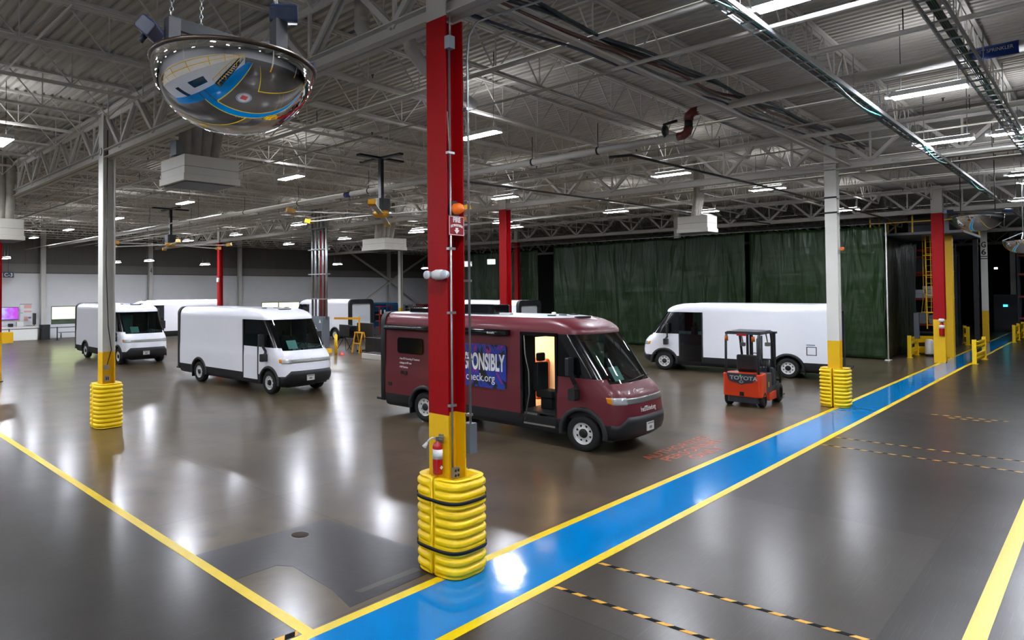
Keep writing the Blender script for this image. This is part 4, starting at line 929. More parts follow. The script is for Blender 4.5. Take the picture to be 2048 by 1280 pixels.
def chain(p0, p1, parent, r=.011):
    p0, p1 = Vector(p0), Vector(p1); L_ = (p1-p0).length; n = int(L_/.034); m = MB(); d, a, b = m.frame(p0, p1)
    for i in range(n):
        c = p0+(p1-p0)*((i+.5)/n); u = a if i % 2 else b
        m.tube([c+d*.021*math.cos(q)+u*r*math.sin(q) for q in [2*PI*k/8 for k in range(8)]], .0032, 4, True)
    return m.obj('chain', M_galv, parent)
for a, b in (((-.29, .28, .32), (.25, .95, 2.9)), ((.0, .46, .04), (.35, 1.0, 2.9)), ((.09, -.36, .2), (.12, .3, 2.9)), ((.48, .17, .22), (.3, .45, 2.9))): chain(a, b, h)
MB().box(.0, .5, .2, 1.1, 2.88, 2.94).cyl((.14, .65, 2.9), (.14, .65, 3.3), .01, n=6).obj('roof_bracket', M_steel, h)
d2 = dome((28.2, 2.9, 5.75), .62, 'dome mirror hanging right of the red column by the ladder')
MB().box(-.8, .8, -.03, .03, .10, .16).cyl((-.6, 0, .03), (-.6, 0, .13), .02).cyl((.6, 0, .03), (.6, 0, .13), .02).cyl((-.5, 0, .15), (-.5, 0, 2.5), .012, n=6).cyl((.5, 0, .15), (.5, 0, 2.5), .012, n=6).obj('hanger', M_dark, d2, rot=(0, 0, -.84))
for s in (-.85, .85): MB().rbox(-.1, .1, -.06, .06, -.06, .06, .02, 'x').obj('floodlight', M_spot, d2, (s*.67, -s*.74, .15), (0, 0, -.84))
d3 = dome((30.6, 2.05, 5.0), .50, 'small dome mirror at the right edge hung on thin rods')
MB().cyl((0, 0, .3), (0, 0, 3.0), .012, n=6).beam((0, 0, .3), (-.5, 0, .05), .02, .02).beam((0, 0, .3), (.5, 0, .05), .02, .02).beam((0, 0, .3), (0, .5, .05), .02, .02).obj('hanger', M_galv, d3)

# ================================================================ HVAC, FANS, DUCTS
M_canvas = mat('duct_canvas', 'a8a297', .8, noise=.25, nscale=5, bump=.7, bscale=9)
def hvac(x0, x1, y0, y1, z, h, lab, n=4):
    t = thing('air_unit', lab, 'air handler', ((x0+x1)/2, (y0+y1)/2, z)); a, b = (x1-x0)/2, (y1-y0)/2
    Mh = mat('hvac_paint', 'b9b5aa', .55, noise=.12, nscale=2)
    B('casing', Mh, t, (-a, a, -b, b, .16, h), bevel=.01); B('skirt', Mh, t, (-a-.03, a+.03, -b-.03, b+.03, 0, .16), bevel=.01)
    B('grille', M_dark, t, (-a+.06, a-.06, -b+.06, b-.06, -.012, 0)); B('seam', M_dark, t, (-a-.002, a+.002, -b-.002, b+.002, h*.55, h*.55+.008))
    for i in range(n):
        px = -a+.2+(2*a-.4)*(i+.5)/n; r = min(.30, (2*a-.3)/n/2*1.12)
        MB().tube([(px, .05, h-.02), (px*1.02, .0, h+.25), (px*1.12, -.08, h+.7), (px*1.25, -.1, 8.3-z)], r, 16).obj('canvas_duct', M_canvas, t)
    return t
hvac(6.72, 8.1, 13.9, 15.15, 6.0, .60, 'large beige air handler with fat canvas ducts below the big mirror', 4)
B('control_box', M_gray, None, (6.66, 6.78, 14.2, 14.5, 6.62, 6.95)); tag(bpy.data.objects['control_box'], 'small control box on top of the large beige air handler', 'control box')
hvac(25.6, 26.5, 10.1, 11.2, 5.62, .62, 'white air handler hanging in front of the green curtains', 3)
hvac(23.6, 25.2, 25.6, 27.4, 5.65, .62, 'beige air handler with canvas ducts hanging behind the maroon van', 4)
hvac(5.5, 6.45, 26.0, 27.5, 5.35, .75, 'beige air handler at the left edge of the picture', 2)
t = thing('duct_pipe', 'fat white duct bending down behind the top of the centre column', 'duct')
MB().tube([(7.1, 7.2, 8.3), (7.1, 7.15, 7.6), (7.15, 7.15, 7.2), (7.5, 7.2, 7.0), (8.7, 7.6, 6.9), (9.4, 7.8, 6.9)], .10, 16).obj('duct', M_pipe, t)
t2 = thing('duct_pipe', 'short white vent pipe under the roof left of the centre column', 'duct'); MB().tube([(6.9, 8.0, 8.3), (6.9, 8.0, 7.7), (6.95, 7.9, 7.5)], .12, 14).lathe([(.14, 7.78), (.14, 7.84)], (6.9, 8.0, 0), 'z', 14).obj('duct', M_pipe, t2)
def fan(x, y, z, lab, a0):
    t = thing('ceiling_fan', lab, 'ceiling fan', (x, y, z))
    B('drop_post', M_dark, t, (-.06, .06, -.06, .06, .55, 1.8)); B('mount_plate', M_dark, t, (-.9, .9, -.08, .08, 1.76, 1.82), (-.08, .08, -.9, .9, 1.76, 1.82))
    MB().rbox(-.22, .22, -.22, .22, .18, .55, .08).obj('motor', M_blk, t); MB().lathe([(.001, .2), (.25, .18), (.27, .08), (.2, .0), (.001, -.02)], n=20).obj('hub', mat('fan_yellow', 'd79a1e', .4), t)
    for k in range(6):
        a = a0+2*PI*k/6; c, s = math.cos(a), math.sin(a)
        b = MB().beam((.22*c, .22*s, .08), (2.75*c, 2.75*s, .04), .16, .03).obj('blade', mat('blade_alu', 'b8b6ae', .35, .5), t)
        MB().beam((2.75*c, 2.75*s, .04), (2.98*c, 2.98*s, .08), .20, .13).obj('winglet', mat('fan_yellow'), b)
    return t
fan(13.55, 14.85, 5.72, 'black and yellow ceiling fan hanging left of the centre column', .75)
fan(13.75, 29.9, 5.62, 'yellow-hubbed ceiling fan hanging between the left and second columns', .2)
def pend(x, y, z, lab):
    t = thing('hanging_box', lab, 'hanging box', (x, y, z)); B('box', M_white, t, (-.18, .18, -.18, .18, 0, .32), bevel=.02); MB().cyl((0, 0, .3), (0, 0, 7.5-z), .012, n=5).obj('rod', M_dark, t)
for x, y, z, q in ((31, 26.2, 4.9, 'leftmost'), (31.6, 24.9, 5.0, 'middle'), (32.4, 24.6, 5.2, 'rightmost')): pend(x, y, z, 'white box hanging on a rod right of the centre column, %s of three' % q)

# ================================================================ CURTAINS
def curtain_mat(name, c):
    m = mat(name, c, .38, noise=.25, nscale=1.5, spec=.28); nt = m.node_tree; N = nt.nodes; L = nt.links; b = N['Principled BSDF']
    tc = N.new('ShaderNodeTexCoord'); acc = None
    for rot, sc, k in ((.6, (1, .9, .16), 1.), (-.45, (1, 1.1, .18), .8), (0, (1, .25, 1.6), .10)):
        mp = N.new('ShaderNodeMapping'); mp.inputs['Rotation'].default_value = (rot, 0, 0); mp.inputs['Scale'].default_value = sc; L.new(tc.outputs['Object'], mp.inputs[0])
        n = N.new('ShaderNodeTexNoise'); n.inputs['Scale'].default_value = 1.0; n.inputs['Detail'].default_value = 3.5; n.inputs['Distortion'].default_value = .5; L.new(mp.outputs[0], n.inputs['Vector'])
        q = N.new('ShaderNodeMath'); q.operation = 'MULTIPLY'; q.inputs[1].default_value = k; L.new(n.outputs['Fac'], q.inputs[0])
        if acc is None: acc = q.outputs[0]
        else:
            s = N.new('ShaderNodeMath'); s.operation = 'ADD'; L.new(acc, s.inputs[0]); L.new(q.outputs[0], s.inputs[1]); acc = s.outputs[0]
    bp = N.new('ShaderNodeBump'); bp.inputs['Strength'].default_value = 1.0; bp.inputs['Distance'].default_value = .55; L.new(acc, bp.inputs['Height']); L.new(bp.outputs[0], b.inputs['Normal'])
    return m
M_cur = curtain_mat('tarp_green', '192e11'); M_curd = curtain_mat('tarp_dark_green', '121b0d')
def curtain(axis, c, a, b, z1, lab, m_, seed, amp=.05, z1b=None, z0=.05):
    n = int(abs(b-a)/.12); nz = 40; mb = MB(); vs = []; rs = random.Random(seed); ph = [rs.uniform(0, 6) for _ in range(6)]; z1b = z1b or z1
    for j in range(nz+1):
        for i in range(n+1):
            u = a+(b-a)*i/n; top = z1+(z1b-z1)*i/n-.06*math.sin(PI*((i/n*5) % 1)); z = z0+(top-z0)*j/nz
            q = amp*(math.sin(u*.9+ph[0]+.7*math.sin(z*.6+ph[1]))+.5*math.sin(u*1.9+ph[2]+z*.9)+.3*math.sin(u*3.3+ph[3]-z*1.6))*(.5+.5*(1-j/nz))
            vs.append((c+q, u, z) if axis == 'y' else (u, c+q, z))
    mb.add(vs, [(j*(n+1)+i, j*(n+1)+i+1, (j+1)*(n+1)+i+1, (j+1)*(n+1)+i) for j in range(nz) for i in range(n)], True)
    o = mb.obj('tarp_curtain', m_); s = o.modifiers.new('cloth', 'SOLIDIFY'); s.thickness = .008
    return tag(o, lab, 'curtain')
curtain('y', 39.82, 7.5, 13.5, 6.5, 'bright green tarp curtain ending at the thin white pole', M_cur, 1, z1b=6.6)
curtain('y', 39.88, 13.75, 26.0, 6.62, 'widest green tarp curtain, behind the white van and the maroon van', M_cur, 2, z1b=6.5)
curtain('y', 40.75, 27.9, 37.0, 6.4, 'farther green tarp curtain behind the two red columns', M_cur, 3)
curtain('x', 7.52, 40.0, 47.5, 5.95, 'dark green tarp curtain running back from the white pole towards the ladder', M_curd, 4, .06)
t = thing('curtain_pole', 'thin white pole at the free corner of the green curtains', 'pole', (39.8, 7.42, 0)); MB().cyl((0, 0, 0), (0, 0, 6.6), .03, n=8).obj('pole', M_white, t); B('foot', M_white, t, (-.25, .25, -.1, .1, 0, .03))
tag(MB().cyl((39.85, 7.4, 6.62), (39.85, 38, 6.62), .02, n=6).obj('curtain_wire', M_galv), 'wire holding the tops of the green curtains', 'wire')

# ================================================================ LADDER, PLATFORM, RAILS, RACKS (right)
t = thing('caged_ladder', 'tall yellow caged ladder beside the red column on the right', 'ladder', (43.2, 6.2, 0))
for y in (-.25, .25): B('stile', M_yel, t, (.0, .05, y-.02, y+.02, 1.4, 6.9))
z = 1.6
while z < 6.4: MB().cyl((.02, -.25, z), (.02, .25, z), .015, n=6).obj('rung', M_yel, t); z += .3
for z, r in ((2.25, .45), (3.1, .36), (4.1, .36), (5.1, .36), (6.1, .36)):
    MB().tube([(-.02-r*1.1*math.sin(a), r*math.cos(a), z) for a in [PI*k/12 for k in range(13)]], .028, 6).obj('cage_hoop', M_yel, t)
for k in range(5):
    a = PI*(k+.5)/5; MB().tube([(-.02-.45*1.1*math.sin(a), .45*math.cos(a), 2.25), (-.02-.36*1.1*math.sin(a), .36*math.cos(a), 3.1), (-.02-.36*1.1*math.sin(a), .36*math.cos(a), 6.1)], .015, 5).obj('cage_bar', M_yel, t)
tag(B('tower_post', M_yel, None, (43.3, 43.75, 5.45, 5.85, 0, 6.2), bevel=.01), 'yellow platform post right behind the red column', 'post')
t = thing('mezzanine_platform', 'high steel platform with yellow rails behind the red column', 'platform', (41.6, 4.9, 6.1))
B('deck', mat('deck_grey', '75757a', .6), t, (0, 6, -.1, 3.6, 0, .12))
for x, y in ((.05, 3.5), (2, 3.5), (4, 3.5), (5.9, 3.5), (.05, -.05), (3, -.05), (.05, 1.8), (5.9, -.05)): B('rail_post', M_yel, t, (x-.03, x+.03, y-.03, y+.03, .12, 1.2))
B('hand_rail', M_yel, t, (0, 6, 3.47, 3.53, 1.14, 1.2), (0, .06, 0, 3.5, 1.14, 1.2), (0, .06, 0, 3.5, .62, .67)); B('hand_rail', M_yel, t, (0, 6, -.08, -.02, 1.14, 1.2))
B('equipment', M_dark, t, (1.5, 3, .8, 2.2, .12, 1.1)); B('support_post', M_dark, t, (5.6, 5.8, 3.2, 3.4, -6.1, 0), (5.6, 5.8, 0, .2, -6.1, 0))
def rail(pts, lab, brk=None):
    t = thing('guard_rail', lab, 'guard rail', (pts[0][0], pts[0][1], 0)); o = Vector((pts[0][0], pts[0][1], 0))
    for x, y in pts: B('post', M_guard, t, (x-o.x-.075, x-o.x+.075, y-o.y-.075, y-o.y+.075, 0, 1.10)); B('foot_plate', M_guard, t, (x-o.x-.16, x-o.x+.16, y-o.y-.12, y-o.y+.12, 0, .02))
    for (x0, y0), (x1, y1) in zip(pts, pts[1:]):
        for z in (.28, .82):
            m = MB()
            for dz, dd in ((-.13, .02), (-.05, .05), (.04, .02), (.12, .05)): m.beam((x0-o.x, y0-o.y, z+dz), (x1-o.x, y1-o.y, z+dz), dd*2, .085)
            m.obj('rail_beam', M_guard, t)
    return t
rail([(41.85, 6.95), (43.9, 7.0), (44.6, 6.2)], 'L-shaped yellow guard rail in front of the dark curtain')
rail([(40.5, 4.40), (43.4, 4.36)], 'short yellow guard rail on the right side of the walkway')
rail([(57.8, 4.40), (60.5, 4.40), (63.5, 4.40), (67, 4.40)], 'long yellow guard rail far down the right side of the walkway')
rail([(53.6, 6.1), (55.0, 6.4)], 'small yellow barrier post pair in the dark behind the racks')
t = thing('gas_bottle', 'white drum standing behind the L-shaped guard rail', 'drum', (43.6, 6.45, 0)); MB().lathe([(.001, .1), (.16, .1), (.17, .15), (.17, .75), (.12, .85), (.001, .86)], n=18).obj('body', M_white, t); MB().lathe([(.001, 0), (.17, 0), (.18, .1), (.001, .1)], n=18).obj('base', M_blk, t)
tag(B('grey_duct', M_gray, None, (43.0, 43.2, 6.75, 6.95, .9, 2.2)), 'narrow grey duct below the caged ladder', 'duct')
M_rk = mat('rack_dark', '16222a', .5); M_rr = mat('rack_red', '8c2a22', .5)
def rack(x, y, lab, seed, n=1, h=6.0):
    t = thing('pallet_rack', lab, 'rack', (x, y, 0)); rs = random.Random(seed); Wd = 2.6
    for px in (0, 1.1):
        for py in (0, Wd): B('upright', M_rk, t, (px-.05, px+.05, py-.05, py+.05, 0, h))
    for z in (1.25, 2.75, 4.3, 5.6): B('beam', M_rr, t, (-.06, -.02, 0, Wd, z, z+.13), (1.08, 1.12, 0, Wd, z, z+.13)); B('shelf', M_dark, t, (-.02, 1.1, 0, Wd, z+.10, z+.13))
    return t
rack(50.0, 6.3, 'tall dark pallet rack with red beams just right of the ladder', 1); rack(50.0, 9.0, 'tall dark pallet rack partly behind the red ladder column', 2); rack(60.5, 7.4, 'dark pallet rack far behind the G6 column', 3); rack(64, 2.0, 'dark pallet rack right of the walkway in the distance', 4)
Mcx = mat('carton_white', 'b9bdc9', .6, noise=.15); M_wrap = mat('shrink_wrap', '8d929a', .3, noise=.3, nscale=6)
for k, (y, z, w_, h_) in enumerate(((6.4, 2.88, .55, .25), (7.0, 2.88, .6, .25), (7.65, 2.88, .55, .25), (8.25, 2.88, .5, .25), (6.4, 3.14, .5, .22), (6.95, 3.14, .55, .22), (7.55, 3.14, .55, .22), (6.5, 3.37, .6, .2), (7.15, 3.37, .5, .2))):
    tag(B('carton', Mcx, None, (50.05, 50.6, y, y+w_, z, z+h_), bevel=.01), 'white carton on the middle shelf of the rack by the ladder', 'carton', 'white cartons on the rack')
for k, (y, w_, h_) in enumerate(((6.5, .9, .5), (7.5, 1.0, .62))):
    tag(MB().rbox(50.05, 50.9, y, y+w_, 1.38, 1.38+h_, .12, 'x').obj('wrapped_load', M_wrap), 'grey shrink-wrapped load on the lowest rack shelf, %s one' % ('right' if k == 0 else 'left'), 'load')
for k, (y, h_) in enumerate(((6.6, .6), (7.6, .8))): tag(B('dark_crate', M_fg, None, (50.1, 50.8, y, y+.7, 4.43, 4.43+h_), bevel=.02), 'dark crate on the upper shelf of the rack by the ladder, %s one' % ('right' if k == 0 else 'left'), 'crate')
t = thing('charger_kiosk', 'grey cabinet with a small cyan lamp far down the walkway', 'cabinet', (72, 5.9, 0)); B('body', M_fg, t, (-.3, .3, -.9, .7, 0, 2.9), bevel=.02); B('status_lamp', mat('cyan_lamp', '40e8ff', .4, emit='20e0ff', es=14), t, (-.32, -.30, -.12, .12, 1.95, 2.1))
for x, y, z in ((58, 4.0, 6.2), (66, 5.8, 4.8), (66, 3.2, 3.9), (75, 3.0, 2.2)):
    tag(B('far_lamp', mat('far_lamp', 'ffffff', .5, emit='eaf2ff', es=9), None, (x, x+.1, y, y+.18, z, z+.12)), 'tiny white lamp glinting in the dark racks on the right', 'lamp', 'tiny lamps in the dark racks')
tag(B('work_table', M_dark, None, (46.5, 48.2, 6.3, 8.0, .95, 1.02), (46.55, 46.62, 6.35, 6.42, 0, .95), (46.55, 46.62, 7.9, 7.97, 0, .95), (48.1, 48.17, 6.35, 6.42, 0, .95)), 'dark work table behind the red ladder column', 'table')

# ================================================================ BACK LEFT: reception corner
t = thing('wall_tv', 'glowing blue and purple television on the back wall at the left edge', 'television', (11.0, 53.75, 1.5))
B('bezel', M_blk, t, (0, 2.0, .05, .12, 0, .92), bevel=.01)
def tv_mat():
    m = bpy.data.materials.new('tv_picture'); m.use_nodes = True; nt = m.node_tree; N = nt.nodes; L = nt.links; b = N['Principled BSDF']
    tc = N.new('ShaderNodeTexCoord'); sp = N.new('ShaderNodeSeparateXYZ'); L.new(tc.outputs['Object'], sp.inputs[0]); ns = N.new('ShaderNodeTexNoise'); ns.inputs['Scale'].default_value = 2.5; L.new(tc.outputs['Object'], ns.inputs['Vector'])
    ad = N.new('ShaderNodeMath'); ad.operation = 'MULTIPLY_ADD'; L.new(sp.outputs[0], ad.inputs[0]); ad.inputs[1].default_value = .5; L.new(ns.outputs['Fac'], ad.inputs[2])
    cr = N.new('ShaderNodeValToRGB'); e = cr.color_ramp.elements; e[0].position = .45; e[0].color = (.01, .03, .9, 1); e[1].position = 1.35 if False else 1.0; e[1].color = (.55, .05, .75, 1)
    q = e.new(.62); q.color = (.5, .6, 1, 1); q = e.new(.78); q.color = (.45, .25, .95, 1)
    mr = N.new('ShaderNodeMapRange'); L.new(ad.outputs[0], mr.inputs[0]); mr.inputs[2].default_value = 1.4; L.new(mr.outputs[0], cr.inputs[0])
    L.new(cr.outputs[0], b.inputs['Emission Color']); b.inputs['Emission Strength'].default_value = 1.1; b.inputs['Base Color'].default_value = (.01, .01, .01, 1); return m
B('screen', tv_mat(), t, (.03, 1.97, .04, .05, .03, .89))
t = thing('wall_poster', 'information poster with pink and blue panels on the back wall', 'poster', (13.12, 53.95, 1.35))
B('sheet', mat('poster_sheet', 'd8dade', .6), t, (0, .82, 0, .03, 0, 1.28))
B('pink_panel', mat('poster_pink', 'd8a79a', .6), t, (.28, .8, -.004, 0, .95, 1.22), (.28, .8, -.004, 0, .66, .78), (.28, .55, -.004, 0, .04, .35)); B('dark_panel', mat('poster_navy', '5c6284', .6), t, (0, .82, -.004, 0, 1.24, 1.28), (.57, .78, -.004, 0, .2, .32), (.03, .22, -.004, 0, .60, .63))
t = thing('reception_counter', 'white counter below the television along the back wall', 'counter', (8, 53.0, 0)); B('body', M_white, t, (0, 6.1, 0, .9, 0, .95), bevel=.01); B('worktop', M_white, t, (-.05, 6.15, -.05, .95, .95, 1.0))
t = thing('desk_monitor', 'black monitor seen edge-on at the end of the counter', 'monitor', (13.9, 53.3, 1.0)); B('screen', M_blk, t, (.0, .10, -.25, .3, .12, .95)); B('base', M_blk, t, (-.5, .15, -.1, .1, 0, .06), (.0, .06, -.03, .03, .05, .2))
tag(B('counter_papers', mat('tan_paper', 'bfae7e', .7), None, (13.2, 14.0, 53.05, 53.3, 1.0, 1.04)), 'flat tan stack of papers on the end of the counter', 'papers')
tag(B('counter_machine', M_white, None, (12.75, 13.2, 53.2, 53.6, 1.0, 1.35), bevel=.03), 'small white machine on the counter under the poster', 'machine')
tag(B('counter_phone', M_blk, None, (12.2, 12.5, 53.1, 53.4, 1.0, 1.25), bevel=.03), 'small black device on the counter left of the white machine', 'device')
t = thing('trash_bin', 'tall black trash bin against the back wall beside the counter', 'bin', (14.55, 52.9, 0)); MB().rbox(-.3, .3, -.3, .3, 0, .95, .06).obj('body', M_blk, t); MB().rbox(-.31, .31, -.31, .31, .95, 1.1, .06).obj('lid', M_dark, t)
def stan(x, y, lab):
    t = thing('stanchion_post', lab, 'stanchion', (x, y, 0)); MB().cyl((0, 0, .02), (0, 0, .98), .04, n=10).obj('post', M_blk, t); MB().lathe([(.001, .04), (.1, .035), (.22, 0)], n=18).obj('base', M_blk, t); return t
stan(11.77, 51.1, 'black belt stanchion left of the trash bin'); stan(9.0, 50.6, 'black belt stanchion standing left of the picture edge'); stan(14.95, 51.3, 'black belt stanchion left of the bench'); stan(19.3, 51.6, 'black belt stanchion hidden behind the partly hidden white van')['group'] = 'hidden'
tag(MB().beam((11.77, 51.1, .93), (14.95, 51.3, .93), .01, .05).obj('queue_belt', M_dark), 'dark queue belt between the stanchions in front of the counter', 'belt'); tag(MB().beam((14.95, 51.3, .93), (19.3, 51.6, .93), .01, .05).obj('queue_belt', M_dark), 'dark queue belt in front of the bench', 'belt')
tag(MB().beam((9.0, 50.6, .93), (11.77, 51.1, .93), .01, .05).obj('queue_belt', M_dark), 'dark queue belt leaving the left edge of the picture', 'belt')
t = thing('bench', 'grey bench under the left window of the back wall', 'bench', (15.6, 53.1, 0)); B('seat', M_gray, t, (0, 2.0, -.15, .2, .44, .48))
for x in (.15, 1.85): MB().beam((x, -.12, 0), (x, 0, .44), .05, .05).beam((x, .18, 0), (x, .05, .44), .05, .05).obj('leg', M_gray, t)
t = thing('exit_sign', 'small dark hanging sign at the far left over the counter', 'sign', (11.7, 52.6, 4.55)); B('plate', mat('sign_navy', '2a3440', .5), t, (0, .7, 0, .06, 0, .42)); text('C-3', .36, M_whitet, t, (.35, -.005, .08), (PI/2, 0, 0), align='CENTER'); MB().cyl((.35, .03, .4), (.35, .03, 3.8), .01, n=5).obj('rod', M_dark, t)

# ================================================================ MIDDLE BACKGROUND
t = thing('conduit_bundle', 'tall bundle of grey conduits rising from the electrical cabinet', 'conduit bundle', (22.75, 30.2, 0))
for i in range(10): MB().cyl((-.05+.14*(i % 2), -.75+i*.165, 1.9), (-.05+.14*(i % 2), -.75+i*.165, 8.2), .045 if i % 3 else .07, n=10).obj('conduit', M_galv, t)
for z in (3.0, 4.4, 5.8, 7.0): B('clamp_bar', M_galv, t, (-.14, .14, -.85, .85, z, z+.06))
t = thing('electrical_cabinet', 'grey electrical cabinet at the foot of the conduit bundle', 'cabinet', (22.7, 30.2, 0)); B('body', M_gray, t, (-.22, .22, -.75, .75, .28, 2.05), bevel=.02); B('door', mat('cab_door', '687079', .45), t, (-.235, -.22, -.70, .72, .33, 2.0)); MB().prism([(-.55, 1.7), (-.35, 1.7), (-.45, 1.9)], -.24, -.236, 'x').obj('warning_label', M_whitet, t); B('plinth', M_yel, t, (-.3, .3, -.85, .8, 0, .27))
t = thing('yellow_bollard', 'yellow bollard standing right of the grey cabinet', 'bollard', (22.8, 28.75, 0)); MB().cyl((0, 0, 0), (0, 0, 1.05), .09, n=14).lathe([(.09, 1.05), (.05, 1.1), (.001, 1.11)], n=14).obj('post', M_yel, t)
tag(MB().lathe([(.001, .14), (.1, .12), (.17, 0)], (22.9, 28.35, 0), n=16).obj('floor_socket', mat('ext_red')), 'red floor base beside the yellow bollard', 'base')
t = thing('jib_stand', 'yellow work stand with a horizontal top arm beside the conduit bundle', 'stand', (24.2, 29.2, 0)); Mj = mat('jib_yellow', 'd99a18', .45)
MB().beam((-.1, 1.3, 1.88), (.1, -.75, 1.92), .08, .12).obj('arm', Mj, t); MB().beam((.1, -.68, 1.2), (.1, -.68, 2.05), .07, .07).obj('mast', Mj, t)
for y in (-1.0, -.4): MB().beam((-.2, y, 0), (.05, y, 1.15), .06, .06).beam((.5, y, 0), (.15, y, 1.15), .06, .06).obj('leg', Mj, t)
B('cross_tube', Mj, t, (.0, .2, -1.0, -.35, 1.1, 1.16), (-.1, -.04, -1.0, -.35, .5, .56))
t = thing('tripod_monitor', 'black monitor on a tripod beside the yellow stand, left one', 'monitor', (24.6, 30.2, 0)); B('screen', M_blk, t, (-.05, .05, -.5, .45, .85, 1.5), bevel=.02)
for a in (0, 2.1, 4.2): MB().beam((0, 0, .8), (.5*math.cos(a), .5*math.sin(a), 0), .03, .03).obj('leg', M_blk, t)
t = thing('tripod_monitor', 'black monitor on a tripod behind the yellow stand, middle one', 'monitor', (24.9, 29.6, 0)); B('screen', M_blk, t, (-.05, .05, -.4, .4, .8, 1.45), bevel=.02)
for a in (0, 2.1, 4.2): MB().beam((0, 0, .8), (.5*math.cos(a), .5*math.sin(a), 0), .03, .03).obj('leg', M_blk, t)
t = thing('rolling_screen', 'wide black screen on a rolling stand in front of the far van', 'monitor', (24.8, 28.5, 0)); B('screen', M_blk, t, (-.06, .06, -.6, .75, .7, 1.65), bevel=.02); B('column', M_blk, t, (-.04, .04, -.05, .05, .1, .8)); B('foot', M_blk, t, (-.3, .3, -.5, -.42, .0, .1), (-.3, .3, .42, .5, 0, .1), (-.03, .03, -.5, .5, .05, .1))
t = thing('flight_case', 'black flight case standing left of the maroon van', 'case', (24.5, 27.5, 0)); MB().rbox(-.4, .4, -.65, .3, 0, .82, .04).obj('body', M_blk, t); MB().rbox(-.42, .42, -.67, .32, .82, .9, .04).obj('lid', M_dark, t)
t = thing('flight_case', 'black flight case directly behind the tail of the maroon van', 'case', (24.4, 26.4, 0)); MB().rbox(-.4, .4, -.5, .35, 0, .82, .04).obj('body', M_blk, t); MB().rbox(-.42, .42, -.52, .37, .82, .9, .04).obj('lid', M_dark, t)
t = thing('low_crate', 'low white crate on the floor beside the tail of the maroon van', 'crate', (22.7, 25.4, 0)); B('body', mat('crate_white', 'c3bdb4', .6), t, (-.4, .4, -1.0, .6, 0, .28), bevel=.02); B('lid', M_dark, t, (-.35, .35, -.9, .5, .28, .31))
t = thing('blue_bottle', 'small blue bottle on the white crate', 'bottle', (22.7, 24.7, .31)); MB().lathe([(.001, 0), (.13, 0), (.13, .28), (.06, .36), (.06, .42), (.001, .42)], n=14).obj('body', mat('bottle_blue', '1468b8', .3), t); MB().cyl((0, 0, .42), (0, 0, .47), .07, n=12).obj('cap', M_white, t)
t = thing('blue_machine', 'large blue machine against the back wall behind the maroon van', 'machine', (41.3, 46.5, 0)); Mb = mat('machine_blue', '14527e', .45)
B('body', Mb, t, (0, 1.5, 0, 1.5, 0, 2.0), (1.8, 3.6, 0, 1.5, 0, 2.15), bevel=.04); B('hood', Mb, t, (.1, 3.4, .1, 1.3, 2.0, 2.35), bevel=.1); B('panel', M_dark, t, (.2, 1.3, -.02, 0, .6, 1.5), (2.0, 3.2, -.02, 0, .5, 1.2))
t = thing('red_tool_cart', 'red tool cart with shelves right of the far van', 'cart', (35.9, 39.6, 0)); Mrc = mat('cart_red', '8e1c22', .45); B('frame', Mrc, t, (0, .08, 0, .08, 0, 2.2), (1.3, 1.38, 0, .08, 0, 2.2), (0, 1.4, -.02, .5, 2.15, 2.22)); 
for z in (.5, 1.0, 1.5): B('shelf', Mrc, t, (0, 1.38, 0, .5, z, z+.06))
for x, z in ((.3, 1.56), (.75, 1.56), (1.0, 1.06)): MB().cyl((x, .2, z), (x, .2, z+.35), .07, n=10).obj('canister', M_white, t)
for x, q in ((46.4, 'left'), (48.2, 'right')):
    t = thing('red_container', 'dark red open container at the back wall, %s of two' % q, 'container', (x, 46.5, 0)); B('body', mat('container_red', '4c1519', .55), t, (0, 1.6, 0, 1.2, 0, 1.9+(x > 47)*.2), bevel=.03); B('rib', mat('container_red'), t, (-.03, 1.63, -.03, 1.23, 1.0, 1.08), (-.03, 1.63, -.03, 1.23, 1.8, 1.88))
t = thing('wooden_rack', 'grey and tan shelving beside the blue machine', 'shelving', (45.2, 46.2, 0)); B('panel', M_gray, t, (0, .06, 0, .6, 0, 2.1), (1.0, 1.06, 0, .6, 0, 2.1)); B('shelf', mat('tan_wood', 'a98c68', .6), t, (.06, 1.0, 0, .6, 1.7, 1.76), (.06, 1.0, 0, .6, 1.1, 1.16)); B('parcel', M_dark, t, (.2, .5, .1, .5, 1.76, 2.0))
tag(B('wall_sign', mat('sign_red'), None, (52.0, 52.5, 53.93, 53.98, 3.6, 4.2)), 'small red sign on the back wall between the pilasters', 'sign')
lt = text('4', .7, M_blk, None, (22.94, 53.585, 5.0), (PI/2, 0, 0), align='CENTER', sx=.5); tag(lt, 'black number 4 high on the back wall pilaster', 'lettering')

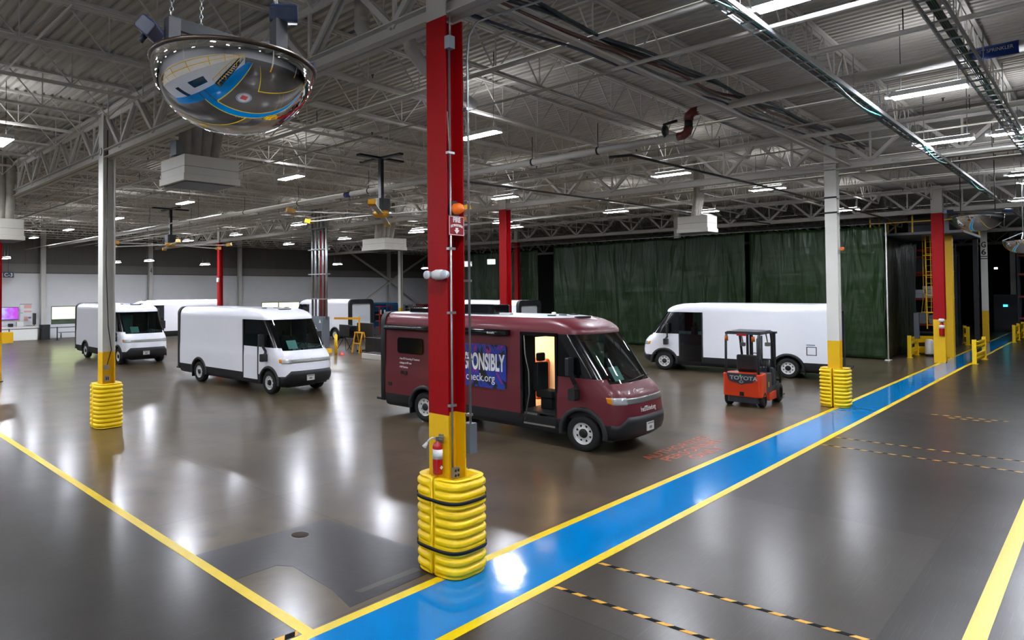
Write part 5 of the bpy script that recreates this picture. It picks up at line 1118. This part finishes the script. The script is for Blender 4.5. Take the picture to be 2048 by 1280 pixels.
# ================================================================ BEHIND THE CAMERA (seen in the dome mirror)
blk = thing('office_block', 'white office block with yellow roof rail, reflected in the dome mirror', 'office', (-5.2, 3.0, 0))
B('walls', M_blockw, blk, (-4, 4, -11, 11, 0, 3.1)); B('roof_deck', M_steel, blk, (-4.05, 4.05, -11.05, 11.05, 3.1, 3.16))
for a in ((3.99, 4.03, -7.0, -5.2, 1.1, 2.2), (3.99, 4.03, .2, 2.2, 1.1, 2.2), (3.99, 4.03, 4.2, 5.2, 0, 2.1)): B('window', mat('office_window', '1c2a38', .1), blk, a)
for y in range(-11, 12, 2): B('rail_post', M_yel, blk, (3.93, 3.99, y-.03, y+.03, 3.16, 4.2))
B('rail', M_yel, blk, (3.93, 3.99, -11, 11, 4.16, 4.22), (3.93, 3.99, -11, 11, 3.66, 3.72))
st = thing('steel_stairs', 'dark stairs with yellow handrails, reflected in the dome mirror', 'stairs', (-.7, 2.6, 0))
for k in range(15): B('tread', M_dark, st, (-.4, .35, -k*.42-.3, -k*.42, k*.2+.16, k*.2+.2))
for x in (-.42, .37):
    MB().beam((x, 0, .1), (x, -6.3, 3.1), .04, .25).obj('stringer', M_dark, st); MB().beam((x, 0, 1.1), (x, -6.3, 4.1), .05, .05).obj('hand_rail', M_yel, st)
    for k in range(6): B('rail_post', M_yel, st, (x-.02, x+.02, -.1-k*1.2, -.06-k*1.2, k*.57+.15, k*.57+1.15))
strip('blue_walkway', M_blue, 'blue walkway branch along the office block, reflected in the dome mirror', 'floor marking', -1.2, .75, -12, 4.5, .003)
strip('blue_walkway', M_blue, 'blue walkway strip left of the junction, reflected in the dome mirror', 'floor marking', -1.2, .0, 5.6, 14, .003)
strip('yellow_floor_line', M_line, 'yellow line edging the walkway branch, reflected in the dome mirror', 'floor marking', .75, .87, -12, 4.5, .004)
strip('yellow_floor_line', M_line, 'yellow line of the junction corner, reflected in the dome mirror', 'floor marking', .87, 3.2, 4.50, 4.62, .004)
strip('yellow_floor_line', M_line, 'yellow line of the bay behind the camera, reflected in the dome mirror', 'floor marking', 3.38, 3.5, -10, 1.1, .004)
lg = thing('floor_logo', 'round white and red floor sticker, reflected in the dome mirror', 'floor marking', (2.35, 2.55, 0)); MB().lathe([(.001, .004), (.74, .004), (.745, 0)], n=32).obj('disc', M_white, lg); MB().prism([(-.3, -.3), (.3, -.3), (.3, .3), (-.3, .3)], .004, .006).obj('red_mark', mat('sign_red'), lg)
MB().lathe([(.62, .0045), (.70, .0045)], n=32).obj('ring', mat('logo_blue', '4a6aa8', .4), lg)
